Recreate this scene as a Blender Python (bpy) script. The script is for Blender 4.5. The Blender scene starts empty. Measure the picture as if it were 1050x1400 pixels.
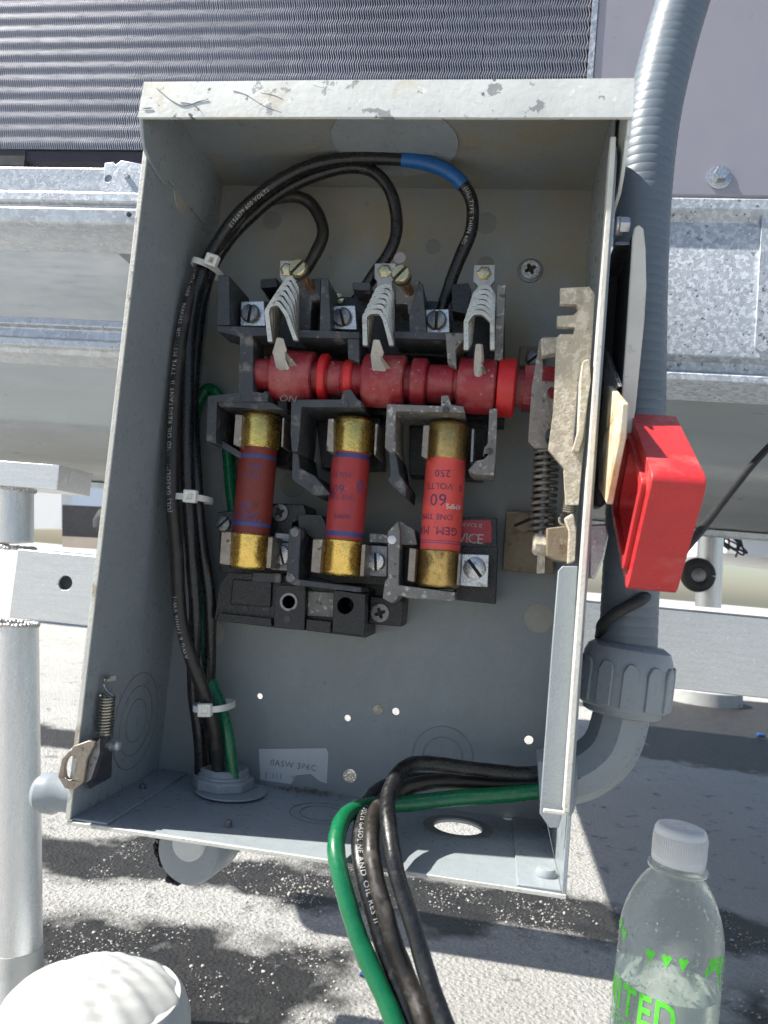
import bpy, bmesh, math, random
import numpy as np
from mathutils import Vector, Matrix
from mathutils.geometry import tessellate_polygon
random.seed(7)
scene = bpy.context.scene
C = scene.collection
PI = math.pi

# ------------------------------------------------------------------ camera
F = 1050.0                                   # focal length, in pixels of a 1050 wide picture
RV = np.array([-0.07987798, 0.08359018, -0.14694264])
CP = np.array([157.78, -291.55, 109.78])     # camera place in mm; the box front is Y=0, its left inner wall X=0, its floor Z=0
def rotm(v):
    t = np.linalg.norm(v); k = v/t
    K = np.array([[0,-k[2],k[1]],[k[2],0,-k[0]],[-k[1],k[0],0]])
    return np.eye(3)+math.sin(t)*K+(1-math.cos(t))*K@K
RM = rotm(RV)
cam_d = bpy.data.cameras.new('camera'); cam = bpy.data.objects.new('camera', cam_d); C.objects.link(cam)
cam_d.sensor_fit = 'HORIZONTAL'; cam_d.sensor_width = 36; cam_d.lens = 36*F/1050
cam_d.clip_start = 0.01; cam_d.clip_end = 400
m = Matrix.Identity(4)
for i in range(3):
    m[i][0] = RM[0][i]; m[i][1] = RM[2][i]; m[i][2] = -RM[1][i]; m[i][3] = CP[i]*0.001
cam.matrix_world = m
cam_d.dof.use_dof = True; cam_d.dof.focus_distance = 0.40; cam_d.dof.aperture_fstop = 34
scene.camera = cam

# ------------------------------------------------------------------ sky, sun, exposure
SUN = Vector((0.84, 0.145, -1.0)).normalized()        # the way the light travels
elev = math.asin(-SUN.z); az = math.atan2(-SUN.x, -SUN.y)
world = bpy.data.worlds.new("World"); scene.world = world; world.use_nodes = True
nt = world.node_tree; nt.nodes.clear()
sky = nt.nodes.new('ShaderNodeTexSky'); sky.sky_type = 'NISHITA'; sky.sun_disc = False
sky.sun_elevation = elev; sky.sun_rotation = az % (2*PI)
sky.air_density = 1.0; sky.dust_density = 1.2; sky.ozone_density = 1.0
bg = nt.nodes.new('ShaderNodeBackground'); bg.inputs['Strength'].default_value = 0.075
wo = nt.nodes.new('ShaderNodeOutputWorld')
nt.links.new(sky.outputs[0], bg.inputs[0]); nt.links.new(bg.outputs[0], wo.inputs[0])
sl = bpy.data.lights.new('sun', 'SUN'); sl.energy = 5.0; sl.angle = math.radians(0.5); sl.color = (1, .955, .88)
so = bpy.data.objects.new('sun', sl); C.objects.link(so)
so.rotation_euler = SUN.to_track_quat('-Z', 'Y').to_euler(); so.location = (-1, -1, 2)
vs = scene.view_settings
vs.view_transform = 'Standard'; vs.look = 'None'; vs.exposure = 1.02; vs.gamma = 1; vs.use_curve_mapping = False
scene.render.engine = 'CYCLES'

# ------------------------------------------------------------------ picture point -> point in the place (mm)
def P(px, py, y=None, x=None, z=None):
    d = RM.T @ np.array([(px-525)/F, 1.0, -(py-700)/F])
    if y is not None: t = (y-CP[1])/d[1]
    elif x is not None: t = (x-CP[0])/d[0]
    else: t = (z-CP[2])/d[2]
    return Vector(CP+t*d)
def scale_at(px, py, y):                      # pixels per mm there
    r = RM @ (np.array(P(px, py, y))-CP)
    return F/r[1]

# ------------------------------------------------------------------ materials
def hexc(c): return (c[0], c[1], c[2], 1)
MATS = {}
def mat(name, col, rough=.5, metal=0., var=.18, vs_=60, spots=(), bump=.0, bs=400, stretch=None, coat=0., spec=.5, rv=.15, zr=None, alpha=None, trans=0., ior=1.45):
    """colour varied by two noises, optional list of spots = (colour, amount, scale, rough, metal), fine relief"""
    m = bpy.data.materials.new(name); m.use_nodes = True; n = m.node_tree.nodes; l = m.node_tree.links
    b = n['Principled BSDF']
    tc = n.new('ShaderNodeTexCoord'); src = tc.outputs['Object']
    if stretch:
        mp = n.new('ShaderNodeMapping'); mp.inputs['Scale'].default_value = stretch; l.new(src, mp.inputs[0]); srcs = mp.outputs[0]
    else: srcs = src
    def noise(s, det=6, r=.6, v=None):
        t = n.new('ShaderNodeTexNoise'); t.inputs['Scale'].default_value = s; t.inputs['Detail'].default_value = det
        t.inputs['Roughness'].default_value = r; l.new(v or srcs, t.inputs['Vector']); return t.outputs['Fac']
    def ramp(f, a, c2, lo, hi):
        r = n.new('ShaderNodeMapRange'); r.inputs['From Min'].default_value = a; r.inputs['From Max'].default_value = c2
        r.inputs['To Min'].default_value = lo; r.inputs['To Max'].default_value = hi; l.new(f, r.inputs[0]); return r.outputs[0]
    def mix(f, a, c2):
        x = n.new('ShaderNodeMix'); x.data_type = 'RGBA'; l.new(f, x.inputs[0])
        for sock, v in ((x.inputs[6], a), (x.inputs[7], c2)):
            if isinstance(v, tuple): sock.default_value = v
            else: l.new(v, sock)
        return x.outputs[2]
    def mixf(f, a, c2):
        x = n.new('ShaderNodeMix'); x.data_type = 'FLOAT'; l.new(f, x.inputs[0])
        for sock, v in ((x.inputs[2], a), (x.inputs[3], c2)):
            if isinstance(v, (int, float)): sock.default_value = v
            else: l.new(v, sock)
        return x.outputs[0]
    f1 = ramp(noise(vs_), .3, .7, 0, 1)
    c = mix(f1, tuple(min(1, k*(1-var)) for k in col)+(1,), tuple(min(1, k*(1+var)) for k in col)+(1,))
    f2 = ramp(noise(vs_*9, 3), .3, .7, 0, 1)
    r_ = mixf(f2, max(0.02, rough-rv), min(1, rough+rv))
    me = metal
    for i, sp in enumerate(spots):
        cc, amt, s, ro, mt = sp[:5]
        w = sp[5] if len(sp) > 5 else .04
        mp2 = n.new('ShaderNodeMapping'); mp2.inputs['Location'].default_value = (3.1*i+1.7, 1.3*i, 2.2*i); l.new(srcs, mp2.inputs[0])
        f = ramp(noise(s, 8, .62, mp2.outputs[0]), 1-amt, 1-amt+w, 0, 1)
        if zr and i == 0:
            sz = n.new('ShaderNodeSeparateXYZ'); l.new(src, sz.inputs[0]); mm_ = n.new('ShaderNodeMath'); mm_.operation = 'MULTIPLY'
            l.new(f, mm_.inputs[0]); l.new(ramp(sz.outputs[2], zr[0], zr[1], .15, 1), mm_.inputs[1]); f = mm_.outputs[0]
        c = mix(f, c, hexc(cc)); r_ = mixf(f, r_, ro); me = mixf(f, me, mt)
    l.new(c, b.inputs['Base Color']); l.new(r_, b.inputs['Roughness'])
    if isinstance(me, (int, float)): b.inputs['Metallic'].default_value = me
    else: l.new(me, b.inputs['Metallic'])
    if bump:
        bn = n.new('ShaderNodeBump'); bn.inputs['Strength'].default_value = bump; bn.inputs['Distance'].default_value = .0006
        l.new(noise(bs, 6, .65), bn.inputs['Height']); l.new(bn.outputs[0], b.inputs['Normal'])
    b.inputs['Coat Weight'].default_value = coat; b.inputs['Specular IOR Level'].default_value = spec
    if trans: b.inputs['Transmission Weight'].default_value = trans; b.inputs['IOR'].default_value = ior
    if alpha is not None: b.inputs['Alpha'].default_value = alpha
    MATS[name] = m
    return m

DUST = (.30, .26, .19)
mat('box_paint', (.285, .32, .34), .36, var=.07, vs_=25, spots=(((.20, .20, .18), .36, 55, .7, 0, .12), ((.36, .35, .31), .34, 140, .8, 0, .08), ((.09, .07, .05), .27, 300, .8, 0, .03)), bump=.25, bs=900)
mat('box_paint_dusty', (.245, .275, .290), .45, var=.1, vs_=25, spots=(((.27, .245, .185), .62, 22, .85, 0, .25), ((.17, .18, .18), .35, 70, .5, 0, .06), ((.33, .31, .26), .35, 160, .9, 0, .1), ((.07, .05, .035), .29, 320, .8, 0, .03)), bump=.35, bs=900, zr=(.08, .20))
mat('hood_paint', (.60, .62, .60), .48, var=.08, vs_=30, spots=(((.46, .40, .28), .44, 40, .8, 0, .16), ((.27, .29, .29), .385, 80, .6, .2, .012), ((.12, .11, .10), .35, 200, .8, 0, .03), ((.42, .30, .15), .30, 60, .8, 0, .08), ((.72, .72, .68), .36, 160, .6, 0, .05)), bump=.32, bs=260)
mat('edge_paint', (.62, .61, .55), .55, var=.1, vs_=40, spots=(((.22, .20, .16), .36, 200, .8, 0, .05), ((.40, .36, .28), .42, 90, .8, 0, .1)), bump=.5, bs=700)
mat('galv', (.52, .54, .56), .38, .75, var=.16, vs_=90, spots=(((.62, .64, .66), .47, 260, .5, .4, .06), ((.25, .27, .29), .36, 400, .5, .4, .05), ((.36, .29, .22), .30, 120, .8, 0, .05)), bump=.4, bs=600)
mat('galv_beam', (.46, .50, .55), .5, .35, var=.14, vs_=110, spots=(((.60, .64, .69), .5, 330, .6, .1, .05), ((.17, .19, .22), .40, 300, .7, .2, .04)), bump=.5, bs=700)
mat('alu', (.66, .67, .68), .34, .85, var=.07, vs_=30, stretch=(1, 6, 14), spots=(((.5, .5, .5), .38, 60, .55, .5, .15), ((.2, .2, .2), .28, 220, .6, .2, .03)), bump=.25, bs=300)
mat('alu_vertical', (.64, .65, .66), .36, .8, var=.06, vs_=30, stretch=(14, 14, 1), spots=(((.75, .75, .75), .42, 40, .5, .3, .15), ((.25, .25, .25), .27, 160, .6, .2, .03)), bump=.2, bs=200)
mat('weld', (.50, .50, .50), .4, .8, bump=.6, bs=500)
mat('duct', (.36, .37, .36), .42, .35, var=.12, vs_=3, stretch=(1, 3, 6), bump=.05, bs=60)
mat('panel_paint', (.30, .29, .335), .42, var=.03, vs_=6, bump=.12, bs=1500)
mat('fin', (.56, .56, .61), .38, .7, var=.12, vs_=14, stretch=(.6, 1, 5), spots=(((.35, .35, .38), .36, 70, .6, .5, .1),))
mat('tube_metal', (.30, .29, .31), .4, .7)
mat('coil_dark', (.03, .03, .045), .7)
mat('black_plastic', (.009, .010, .012), .32, var=.3, vs_=90, spots=(((.10, .095, .085), .35, 130, .9, 0, .16), ((.30, .28, .24), .31, 380, .9, 0, .05)), bump=.5, bs=700, rv=.1)
mat('grey_plastic', (.045, .05, .058), .5, var=.2, vs_=80, spots=(((.19, .18, .165), .45, 150, .9, 0, .14), ((.42, .41, .38), .335, 420, .85, 0, .04), ((.025, .025, .03), .38, 200, .5, 0, .06)), bump=.6, bs=800)
mat('worn_plastic', (.17, .165, .155), .5, var=.2, vs_=120, spots=(((.45, .44, .41), .44, 380, .7, 0, .06), ((.05, .05, .05), .38, 300, .6, 0, .05)), bump=.8, bs=900)
mat('rotor_red', (.26, .018, .026), .38, var=.2, vs_=70, spots=(((.36, .12, .11), .50, 80, .8, 0, .2), ((.42, .27, .22), .37, 420, .9, 0, .06)), bump=.3, bs=700)
mat('rotor_clean', (.56, .018, .020), .35, var=.12, vs_=90, spots=(((.30, .09, .08), .35, 120, .8, 0, .1),), bump=.2, bs=700)
mat('handle_red', (.46, .024, .028), .40, var=.1, vs_=40, spots=(((.50, .11, .10), .42, 45, .6, 0, .16), ((.20, .03, .03), .33, 130, .7, 0, .06), ((.60, .32, .28), .28, 300, .7, 0, .03)), bump=.25, bs=500)
mat('brass', (.74, .52, .15), .27, .95, var=.15, vs_=110, spots=(((.25, .16, .05), .38, 170, .5, .7, .14), ((.62, .50, .22), .38, 260, .35, .9, .08), ((.05, .035, .02), .32, 420, .8, .1, .03)), bump=.35, bs=500)
mat('brass_dull', (.50, .35, .13), .36, .9, var=.2, vs_=110, spots=(((.12, .08, .035), .46, 150, .6, .5, .14), ((.05, .035, .02), .34, 420, .8, .1, .03)), bump=.35, bs=500)
mat('fuse_red', (.36, .034, .036), .5, var=.1, vs_=60, spots=(((.26, .05, .09), .42, 90, .7, 0, .14), ((.60, .16, .10), .36, 140, .6, 0, .08)), bump=.15, bs=600)
mat('fuse_pink', (.70, .085, .070), .5, var=.1, vs_=60, spots=(((.42, .08, .13), .42, 80, .7, 0, .15), ((.80, .20, .12), .38, 100, .6, 0, .12)), bump=.15, bs=600)
mat('fuse_dark', (.17, .024, .018), .55, var=.12, vs_=60, spots=(((.11, .02, .018), .42, 90, .7, 0, .14),), bump=.15, bs=600)
mat('fuse_blue', (.05, .06, .19), .55, var=.2, vs_=160, spots=(((.30, .07, .10), .36, 300, .6, 0, .1),))
mat('fuse_ink', (.07, .035, .10), .6, var=.3, vs_=300, spots=(((.50, .10, .12), .38, 600, .6, 0, .1),))
mat('jaw_metal', (.60, .57, .49), .36, .7, var=.15, vs_=120, spots=(((.26, .22, .17), .42, 200, .6, .4, .1), ((.08, .07, .06), .33, 400, .8, .1, .05)), bump=.4, bs=600)
mat('jaw_plate', (.42, .41, .39), .4, .6, var=.12, vs_=100, spots=(((.25, .22, .18), .38, 200, .6, .4, .1),), bump=.3, bs=600)
mat('steel', (.56, .57, .58), .32, .9, var=.12, vs_=150, spots=(((.30, .29, .27), .40, 250, .6, .4, .1), ((.08, .08, .08), .31, 420, .8, .2, .05)), bump=.4, bs=700)
mat('steel_dark', (.22, .22, .23), .38, .85, var=.2, vs_=180, spots=(((.08, .08, .08), .42, 300, .7, .4, .1), ((.5, .5, .5), .34, 400, .4, .8, .04)), bump=.4, bs=800)
mat('clip_metal', (.28, .24, .20), .42, .75, var=.2, vs_=150, spots=(((.48, .45, .40), .42, 300, .6, .4, .08), ((.09, .07, .05), .40, 260, .8, .2, .08)), bump=.5, bs=700)
mat('zinc_yellow', (.62, .55, .33), .30, .9, var=.15, vs_=200, spots=(((.40, .36, .20), .42, 300, .5, .6, .1),))
mat('copper_zinc', (.62, .36, .22), .32, .9, var=.2, vs_=200)
mat('lever_dusty', (.46, .41, .32), .75, .1, var=.14, vs_=80, spots=(((.62, .57, .47), .50, 420, .9, 0, .08), ((.25, .21, .15), .38, 180, .8, .1, .1), ((.16, .13, .09), .30, 380, .8, .1, .04)), bump=1.0, bs=900)
mat('lever_cream', (.62, .56, .42), .6, .1, var=.1, vs_=60, spots=(((.55, .25, .07), .52, 50, .7, .1, .15), ((.30, .16, .07), .32, 160, .8, .1, .06)), bump=.5, bs=600)
mat('rust_plate', (.24, .19, .13), .7, .2, var=.2, vs_=60, spots=(((.14, .09, .05), .42, 120, .8, .1, .1), ((.36, .30, .22), .38, 240, .8, .1, .1)), bump=.5, bs=500)
mat('spring_dark', (.17, .155, .135), .45, .7, var=.2, vs_=200, spots=(((.35, .31, .24), .45, 300, .8, .1, .12),))
mat('spring_bright', (.42, .39, .33), .3, .9, var=.2, vs_=200)
mat('wire_black', (.012, .0125, .014), .33, var=.3, vs_=60, spots=(((.045, .043, .04), .42, 150, .7, 0, .14), ((.12, .11, .10), .29, 420, .8, 0, .05)), bump=.15, bs=500)
mat('wire_brown', (.020, .017, .015), .4, var=.3, vs_=60, spots=(((.06, .052, .045), .46, 120, .8, 0, .14), ((.16, .14, .12), .30, 420, .8, 0, .05)), bump=.15, bs=500)
mat('wire_green', (.004, .13, .050), .30, var=.1, vs_=50, spots=(((.01, .09, .04), .38, 120, .5, 0, .12), ((.10, .28, .18), .27, 260, .6, 0, .05)), coat=.2)
mat('blue_tape', (.012, .11, .34), .36, var=.1, vs_=80, bump=.2, bs=400)
mat('print_white', (.42, .42, .40), .7, var=.25, vs_=500, spots=(((.04, .04, .04), .40, 900, .7, 0, .06),))
mat('print_dark', (.05, .055, .06), .7)
mat('print_sticker', (.16, .15, .17), .7, spots=(((.5, .5, .5), .42, 900, .7, 0, .06),))
mat('tie_white', (.72, .72, .68), .35, var=.06, vs_=90, spots=(((.48, .46, .42), .33, 200, .6, 0, .1),))
mat('pvc_grey', (.245, .275, .30), .36, var=.08, vs_=30, spots=(((.34, .36, .37), .36, 90, .5, 0, .12), ((.15, .15, .15), .28, 260, .7, 0, .04)), bump=.12, bs=500)
mat('conduit_grey', (.125, .155, .185), .42, var=.06, vs_=30, stretch=(1, 1, 4), spots=(((.18, .21, .24), .36, 60, .5, 0, .12),), bump=.1, bs=400)
mat('sticker_white', (.52, .53, .54), .5, var=.06, vs_=60, spots=(((.20, .19, .18), .38, 110, .8, 0, .06), ((.07, .06, .06), .29, 240, .8, 0, .03)))
mat('sticker_red', (.36, .020, .040), .42, var=.15, vs_=80, spots=(((.16, .03, .03), .38, 200, .6, 0, .1),))
mat('sealant_dark', (.012, .013, .016), .25, bump=1.0, bs=600)
mat('pad_white', (.44, .45, .44), .5, var=.1, vs_=25, spots=(((.30, .30, .285), .44, 26, .7, 0, .12), ((.20, .20, .19), .27, 90, .8, 0, .03)), bump=.5, bs=40)
mat('pad_grey', (.42, .43, .41), .5, var=.08, vs_=25, bump=.2, bs=60)
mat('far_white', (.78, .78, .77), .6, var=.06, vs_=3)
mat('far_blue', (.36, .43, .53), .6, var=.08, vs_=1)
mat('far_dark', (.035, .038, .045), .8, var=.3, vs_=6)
mat('far_tan', (.40, .34, .28), .8, var=.2, vs_=4)
mat('rubber', (.02, .02, .022), .6)
mat('pale_knockout', (.34, .33, .29), .6, var=.1, vs_=100, spots=(((.22, .22, .2), .36, 200, .7, 0, .1),), bump=.2)
mat('dark_knockout', (.20, .21, .205), .6, var=.1, vs_=100, bump=.2)
mat('recess_shade', (.03, .028, .025), .8)  # near-black: shade painted into screw slots, rotor slots and lever holes
mat('score_line', (.19, .205, .215), .6)
mat('cap_white', (.66, .68, .69), .38, var=.03, vs_=30)
principled_cap = MATS['cap_white'].node_tree.nodes['Principled BSDF']; principled_cap.inputs['Subsurface Weight'].default_value = .2; principled_cap.inputs['Subsurface Radius'].default_value = (.004, .004, .004)
mat('green_print', (.12, .72, .05), .5, var=.03)
mat('blue_bit', (.015, .06, .20), .5)

def principled(name): return MATS[name].node_tree.nodes['Principled BSDF']
# clear bottle plastic and water
for nm, col, rough, ior in (('bottle_plastic', (.93, .97, .95, 1), .06, 1.12), ('water', (.86, .97, .90, 1), .02, 1.42)):
    mm = bpy.data.materials.new(nm); mm.use_nodes = True; b = mm.node_tree.nodes['Principled BSDF']
    b.inputs['Base Color'].default_value = col; b.inputs['Roughness'].default_value = rough
    b.inputs['Transmission Weight'].default_value = 1; b.inputs['IOR'].default_value = ior
    if nm == 'bottle_plastic':
        n = mm.node_tree.nodes; l = mm.node_tree.links
        tc = n.new('ShaderNodeTexCoord'); t = n.new('ShaderNodeTexNoise'); t.inputs['Scale'].default_value = 70; t.inputs['Detail'].default_value = 6
        bn = n.new('ShaderNodeBump'); bn.inputs['Strength'].default_value = .35; bn.inputs['Distance'].default_value = .002
        l.new(tc.outputs['Object'], t.inputs['Vector']); l.new(t.outputs['Fac'], bn.inputs['Height']); l.new(bn.outputs[0], b.inputs['Normal'])
        b.inputs['Base Color'].default_value = (.90, .95, .92, 1); b.inputs['Transmission Weight'].default_value = .80
        rn = n.new('ShaderNodeMapRange'); t2 = n.new('ShaderNodeTexNoise'); t2.inputs['Scale'].default_value = 35; t2.inputs['Detail'].default_value = 7
        l.new(tc.outputs['Object'], t2.inputs['Vector']); l.new(t2.outputs['Fac'], rn.inputs[0])
        for i_, v_ in enumerate((.38, .62, .03, .30)): rn.inputs[i_+1].default_value = v_
        l.new(rn.outputs[0], b.inputs['Roughness'])
    MATS[nm] = mm

# ------------------------------------------------------------------ objects
def thing(name, label, cat, loc=(0, 0, 0), group=None):
    o = bpy.data.objects.new(name, None); C.objects.link(o); o.empty_display_size = .01
    o.location = Vector(loc)*.001; o['label'] = label; o['category'] = cat
    if group: o['group'] = group
    return o
def root_loc(o):
    while o.parent: o = o.parent
    return Vector(o.location)*1000
class MB:
    def __init__(s): s.v = []; s.f = []
    def add(s, vs_, fs):
        o = len(s.v); s.v += [tuple(v) for v in vs_]; s.f += [tuple(i+o for i in f) for f in fs]; return s
    def prism(s, poly, o0, o1, holes=()):
        """poly: 3D points of the near face; o0 and o1: offsets (callables or vectors) to near and far face"""
        loops = [list(poly)]+[list(h) for h in holes]
        flat = [p for lp in loops for p in lp]; n = len(flat)
        tris = tessellate_polygon([[Vector(p) for p in lp] for lp in loops])
        a = [Vector(p)+Vector(o0) for p in flat]; b = [Vector(p)+Vector(o1) for p in flat]
        fs = [tuple(t) for t in tris]+[tuple(n+i for i in reversed(t)) for t in tris]
        k = 0
        for lp in loops:
            m_ = len(lp)
            for i in range(m_):
                j = (i+1) % m_; fs.append((k+i, k+j, n+k+j, n+k+i))
            k += m_
        return s.add(a+b, fs)
    def box(s, a, b):
        x0, y0, z0 = a; x1, y1, z1 = b
        return s.add([(x0,y0,z0),(x1,y0,z0),(x1,y1,z0),(x0,y1,z0),(x0,y0,z1),(x1,y0,z1),(x1,y1,z1),(x0,y1,z1)],
                     [(0,3,2,1),(4,5,6,7),(0,1,5,4),(1,2,6,5),(2,3,7,6),(3,0,4,7)])
    def lathe(s, a, axis, prof, seg=32, start=0):
        """prof: (distance along axis, radius)"""
        a = Vector(a); ax = Vector(axis).normalized(); u = ax.orthogonal().normalized(); w = ax.cross(u)
        vs_ = []; fs = []
        for t, r in prof:
            for i in range(seg):
                q = start+2*PI*i/seg; vs_.append(a+ax*t+(u*math.cos(q)+w*math.sin(q))*r)
        for j in range(len(prof)-1):
            for i in range(seg):
                k = (i+1) % seg; fs.append((j*seg+i, j*seg+k, (j+1)*seg+k, (j+1)*seg+i))
        fs.append(tuple(reversed(range(seg)))); fs.append(tuple(range((len(prof)-1)*seg, len(prof)*seg)))
        return s.add(vs_, fs)
    def cyl(s, p0, p1, r, seg=24):
        d = Vector(p1)-Vector(p0); return s.lathe(p0, d, [(0, r), (d.length, r)], seg)
    def tube(s, path, r, seg=16):
        n = len(path); path = [Vector(p) for p in path]
        rr = r if callable(r) else (lambda t: r)
        T = [(path[min(i+1, n-1)]-path[max(i-1, 0)]).normalized() for i in range(n)]
        N = T[0].orthogonal().normalized(); vs_ = []; fs = []
        for i in range(n):
            N = (N-T[i]*N.dot(T[i])).normalized(); B = T[i].cross(N)
            for k in range(seg):
                q = 2*PI*k/seg; vs_.append(path[i]+(N*math.cos(q)+B*math.sin(q))*rr(i/(n-1)))
        for i in range(n-1):
            for k in range(seg):
                j = (k+1) % seg; fs.append((i*seg+k, i*seg+j, (i+1)*seg+j, (i+1)*seg+k))
        fs.append(tuple(reversed(range(seg)))); fs.append(tuple(range((n-1)*seg, n*seg)))
        return s.add(vs_, fs)
    def build(s, name, m_, parent=None, bevel=0., smooth=True, loc=None, angle=35):
        L = root_loc(parent) if parent else Vector(loc if loc is not None else (0, 0, 0))
        me = bpy.data.meshes.new(name)
        me.from_pydata([((Vector(v)-L)*.001)[:] for v in s.v], [], s.f); me.update()
        bm = bmesh.new(); bm.from_mesh(me); bmesh.ops.recalc_face_normals(bm, faces=bm.faces[:]); bm.to_mesh(me); bm.free()
        me.materials.append(MATS[m_] if isinstance(m_, str) else m_)
        if smooth: me.shade_smooth(); me.set_sharp_from_angle(angle=math.radians(angle))
        o = bpy.data.objects.new(name, me); C.objects.link(o)
        if parent: o.parent = parent
        else: o.location = L*.001
        if bevel:
            b = o.modifiers.new('bevel', 'BEVEL'); b.width = bevel*.001; b.segments = 2; b.limit_method = 'ANGLE'; b.angle_limit = math.radians(40)
            b.harden_normals = False
        return o
def tag(o, label, cat, group=None, kind=None):
    if label: o['label'] = label
    if cat: o['category'] = cat
    if group: o['group'] = group
    if kind: o['kind'] = kind
    return o
def slab(pts, y0, y1, holes=(), mb=None):
    """a piece whose outline, taken at depth y0, faces the opening and runs straight back to y1; holes = (px, py, r mm)"""
    poly = [P(x, y, y0) for x, y in pts]; hs = []
    for h in holes:
        c = P(h[0], h[1], y0); hs.append([c+Vector((math.cos(2*PI*i/20)*h[2], 0, math.sin(2*PI*i/20)*(h[3] if len(h) > 3 else h[2]))) for i in range(20)])
    return (mb or MB()).prism(poly, (0, 0, 0), (0, y1-y0, 0), hs)
def slabx(pts, x0, x1, holes=(), mb=None):
    poly = [P(x, y, x=x0) for x, y in pts]; hs = []
    for h in holes:
        c = P(h[0], h[1], x=x0); hs.append([c+Vector((0, math.cos(2*PI*i/20)*h[2], math.sin(2*PI*i/20)*(h[3] if len(h) > 3 else h[2]))) for i in range(20)])
    return (mb or MB()).prism(poly, (0, 0, 0), (x1-x0, 0, 0), hs)
def circ(c, r, ax='y', n=24, r2=None, a0=0, a1=2*PI, end=False):
    c = Vector(c); o = []; r2 = r2 or r
    for i in range(n+(1 if end else 0)):
        q = a0+(a1-a0)*i/n
        a, b = r*math.cos(q), r2*math.sin(q)
        o.append(c+(Vector((a, 0, b)) if ax == 'y' else Vector((0, a, b)) if ax == 'x' else Vector((a, b, 0))))
    return o
def spline(pts, n=10):
    p = [Vector(q) for q in pts]; p = [2*p[0]-p[1]]+p+[2*p[-1]-p[-2]]; out = []
    for i in range(1, len(p)-2):
        for k in range(n):
            t = k/n; a, b, c, d = p[i-1], p[i], p[i+1], p[i+2]
            out.append(.5*((2*b)+(c-a)*t+(2*a-5*b+4*c-d)*t*t+(3*b-a-3*c+d)*t**3))
    out.append(p[-2]); return out
def pp(lst): return [P(a, b, y) for a, b, y in lst]

def rounded(pts, r, n=5):
    out = []; m_ = len(pts)
    for i in range(m_):
        a, b_, c = pts[i-1], pts[i], pts[(i+1) % m_]
        d1 = (a-b_).normalized(); d2 = (c-b_).normalized(); rr = min(r, (a-b_).length*.4, (c-b_).length*.4)
        for k in range(n+1):
            t = k/n; out.append((b_+d1*rr)*(1-t)**2+b_*2*t*(1-t)+(b_+d2*rr)*t*t)
    return out
# heads of screws
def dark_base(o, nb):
    o.data.materials.append(MATS['recess_shade'])  # slot floor coloured near-black so the recess looks shaded
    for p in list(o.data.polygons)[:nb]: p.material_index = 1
    return o
def slot_screw(c, r, parent, m_='steel', ang=0., ax=(0, -1, 0), h=1.6, slot=.16, name='screw', seat=True):
    ax = Vector(ax).normalized(); u = ax.cross(Vector((0, 0, 1))).normalized() if abs(ax.z) < .95 else Vector((1, 0, 0)); w = ax.cross(u)
    c = Vector(c); mb = MB()
    mb.lathe(c, ax, [(-2, r*.96), (h*.15, r*.96)], 28); nb = len(mb.f)
    for sgn in (1, -1):
        a0 = math.asin(slot); q = [a0+(PI-2*a0)*i/12 for i in range(13)]
        ring = [(r*math.cos(t), r*math.sin(t)) for t in q]
        ca, sa = math.cos(ang), math.sin(ang)
        pts = [c+(u*(ca*x*sgn-sa*y*sgn)+w*(sa*x*sgn+ca*y*sgn)) for x, y in ring]
        top = [c+(p-c)*.86+(ax*0) for p in pts]
        # keep the slot edge straight in the bevelled top
        top[0] = pts[0]*.9+pts[12]*.1; top[12] = pts[12]*.9+pts[0]*.1
        n = len(pts); A = [p+ax*.1*h for p in pts]; B = [p+ax*h*.7 for p in pts]; T = [p+ax*h for p in top]
        fs = [(i, i+1, n+i+1, n+i) for i in range(n-1)]+[(n-1, 0, n, 2*n-1)]+[(n+i, n+i+1, 2*n+i+1, 2*n+i) for i in range(n-1)]+[(2*n-1, n, 2*n, 3*n-1)]
        fs += [tuple(range(2*n, 3*n)), tuple(reversed(range(n)))]
        mb.add(A+B+T, fs)
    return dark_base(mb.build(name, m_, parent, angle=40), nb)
def cross_screw(c, r, parent, m_='steel', ang=.3, ax=(0, -1, 0), h=1.6, name='screw'):
    ax = Vector(ax).normalized(); u = ax.cross(Vector((0, 0, 1))).normalized() if abs(ax.z) < .95 else Vector((1, 0, 0)); w = ax.cross(u); c = Vector(c); mb = MB()
    mb.lathe(c, ax, [(-2, r*.9), (h*.25, r*.9)], 28); nb = len(mb.f)
    def at(x, y, z): return c+(u*math.cos(ang)+w*math.sin(ang))*x+(w*math.cos(ang)-u*math.sin(ang))*y+ax*z
    k, g = r*.62, r*.15
    cross = [(k, -g), (k, g), (g*1.5, g*1.5), (g, k), (-g, k), (-g*1.5, g*1.5), (-k, g), (-k, -g), (-g*1.5, -g*1.5), (-g, -k), (g, -k), (g*1.5, -g*1.5)]
    circle = [(r*math.cos(2*PI*i/28), r*math.sin(2*PI*i/28)) for i in range(28)]
    mb.prism([at(x*.9, y*.9, h) for x, y in circle], (0, 0, 0), -ax*h*.25, [[at(x, y, h) for x, y in cross]])
    mb.prism([at(x, y, h*.75) for x, y in circle], (0, 0, 0), -ax*h*.8, [[at(x, y, h*.75) for x, y in cross]])
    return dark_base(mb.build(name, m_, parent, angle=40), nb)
def hex_bolt(c, r, parent, m_='steel', ax=(0, -1, 0), h=3., washer=1.5, name='bolt'):
    mb = MB(); mb.lathe(c, ax, [(0, r*washer), (.8, r*washer), (1.3, r*1.15)], 28)
    mb.lathe(Vector(c)+Vector(ax).normalized()*1.0, ax, [(0, r), (h*.8, r), (h, r*.88)], 6, start=.3)
    return mb.build(name, m_, parent, angle=25)

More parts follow.
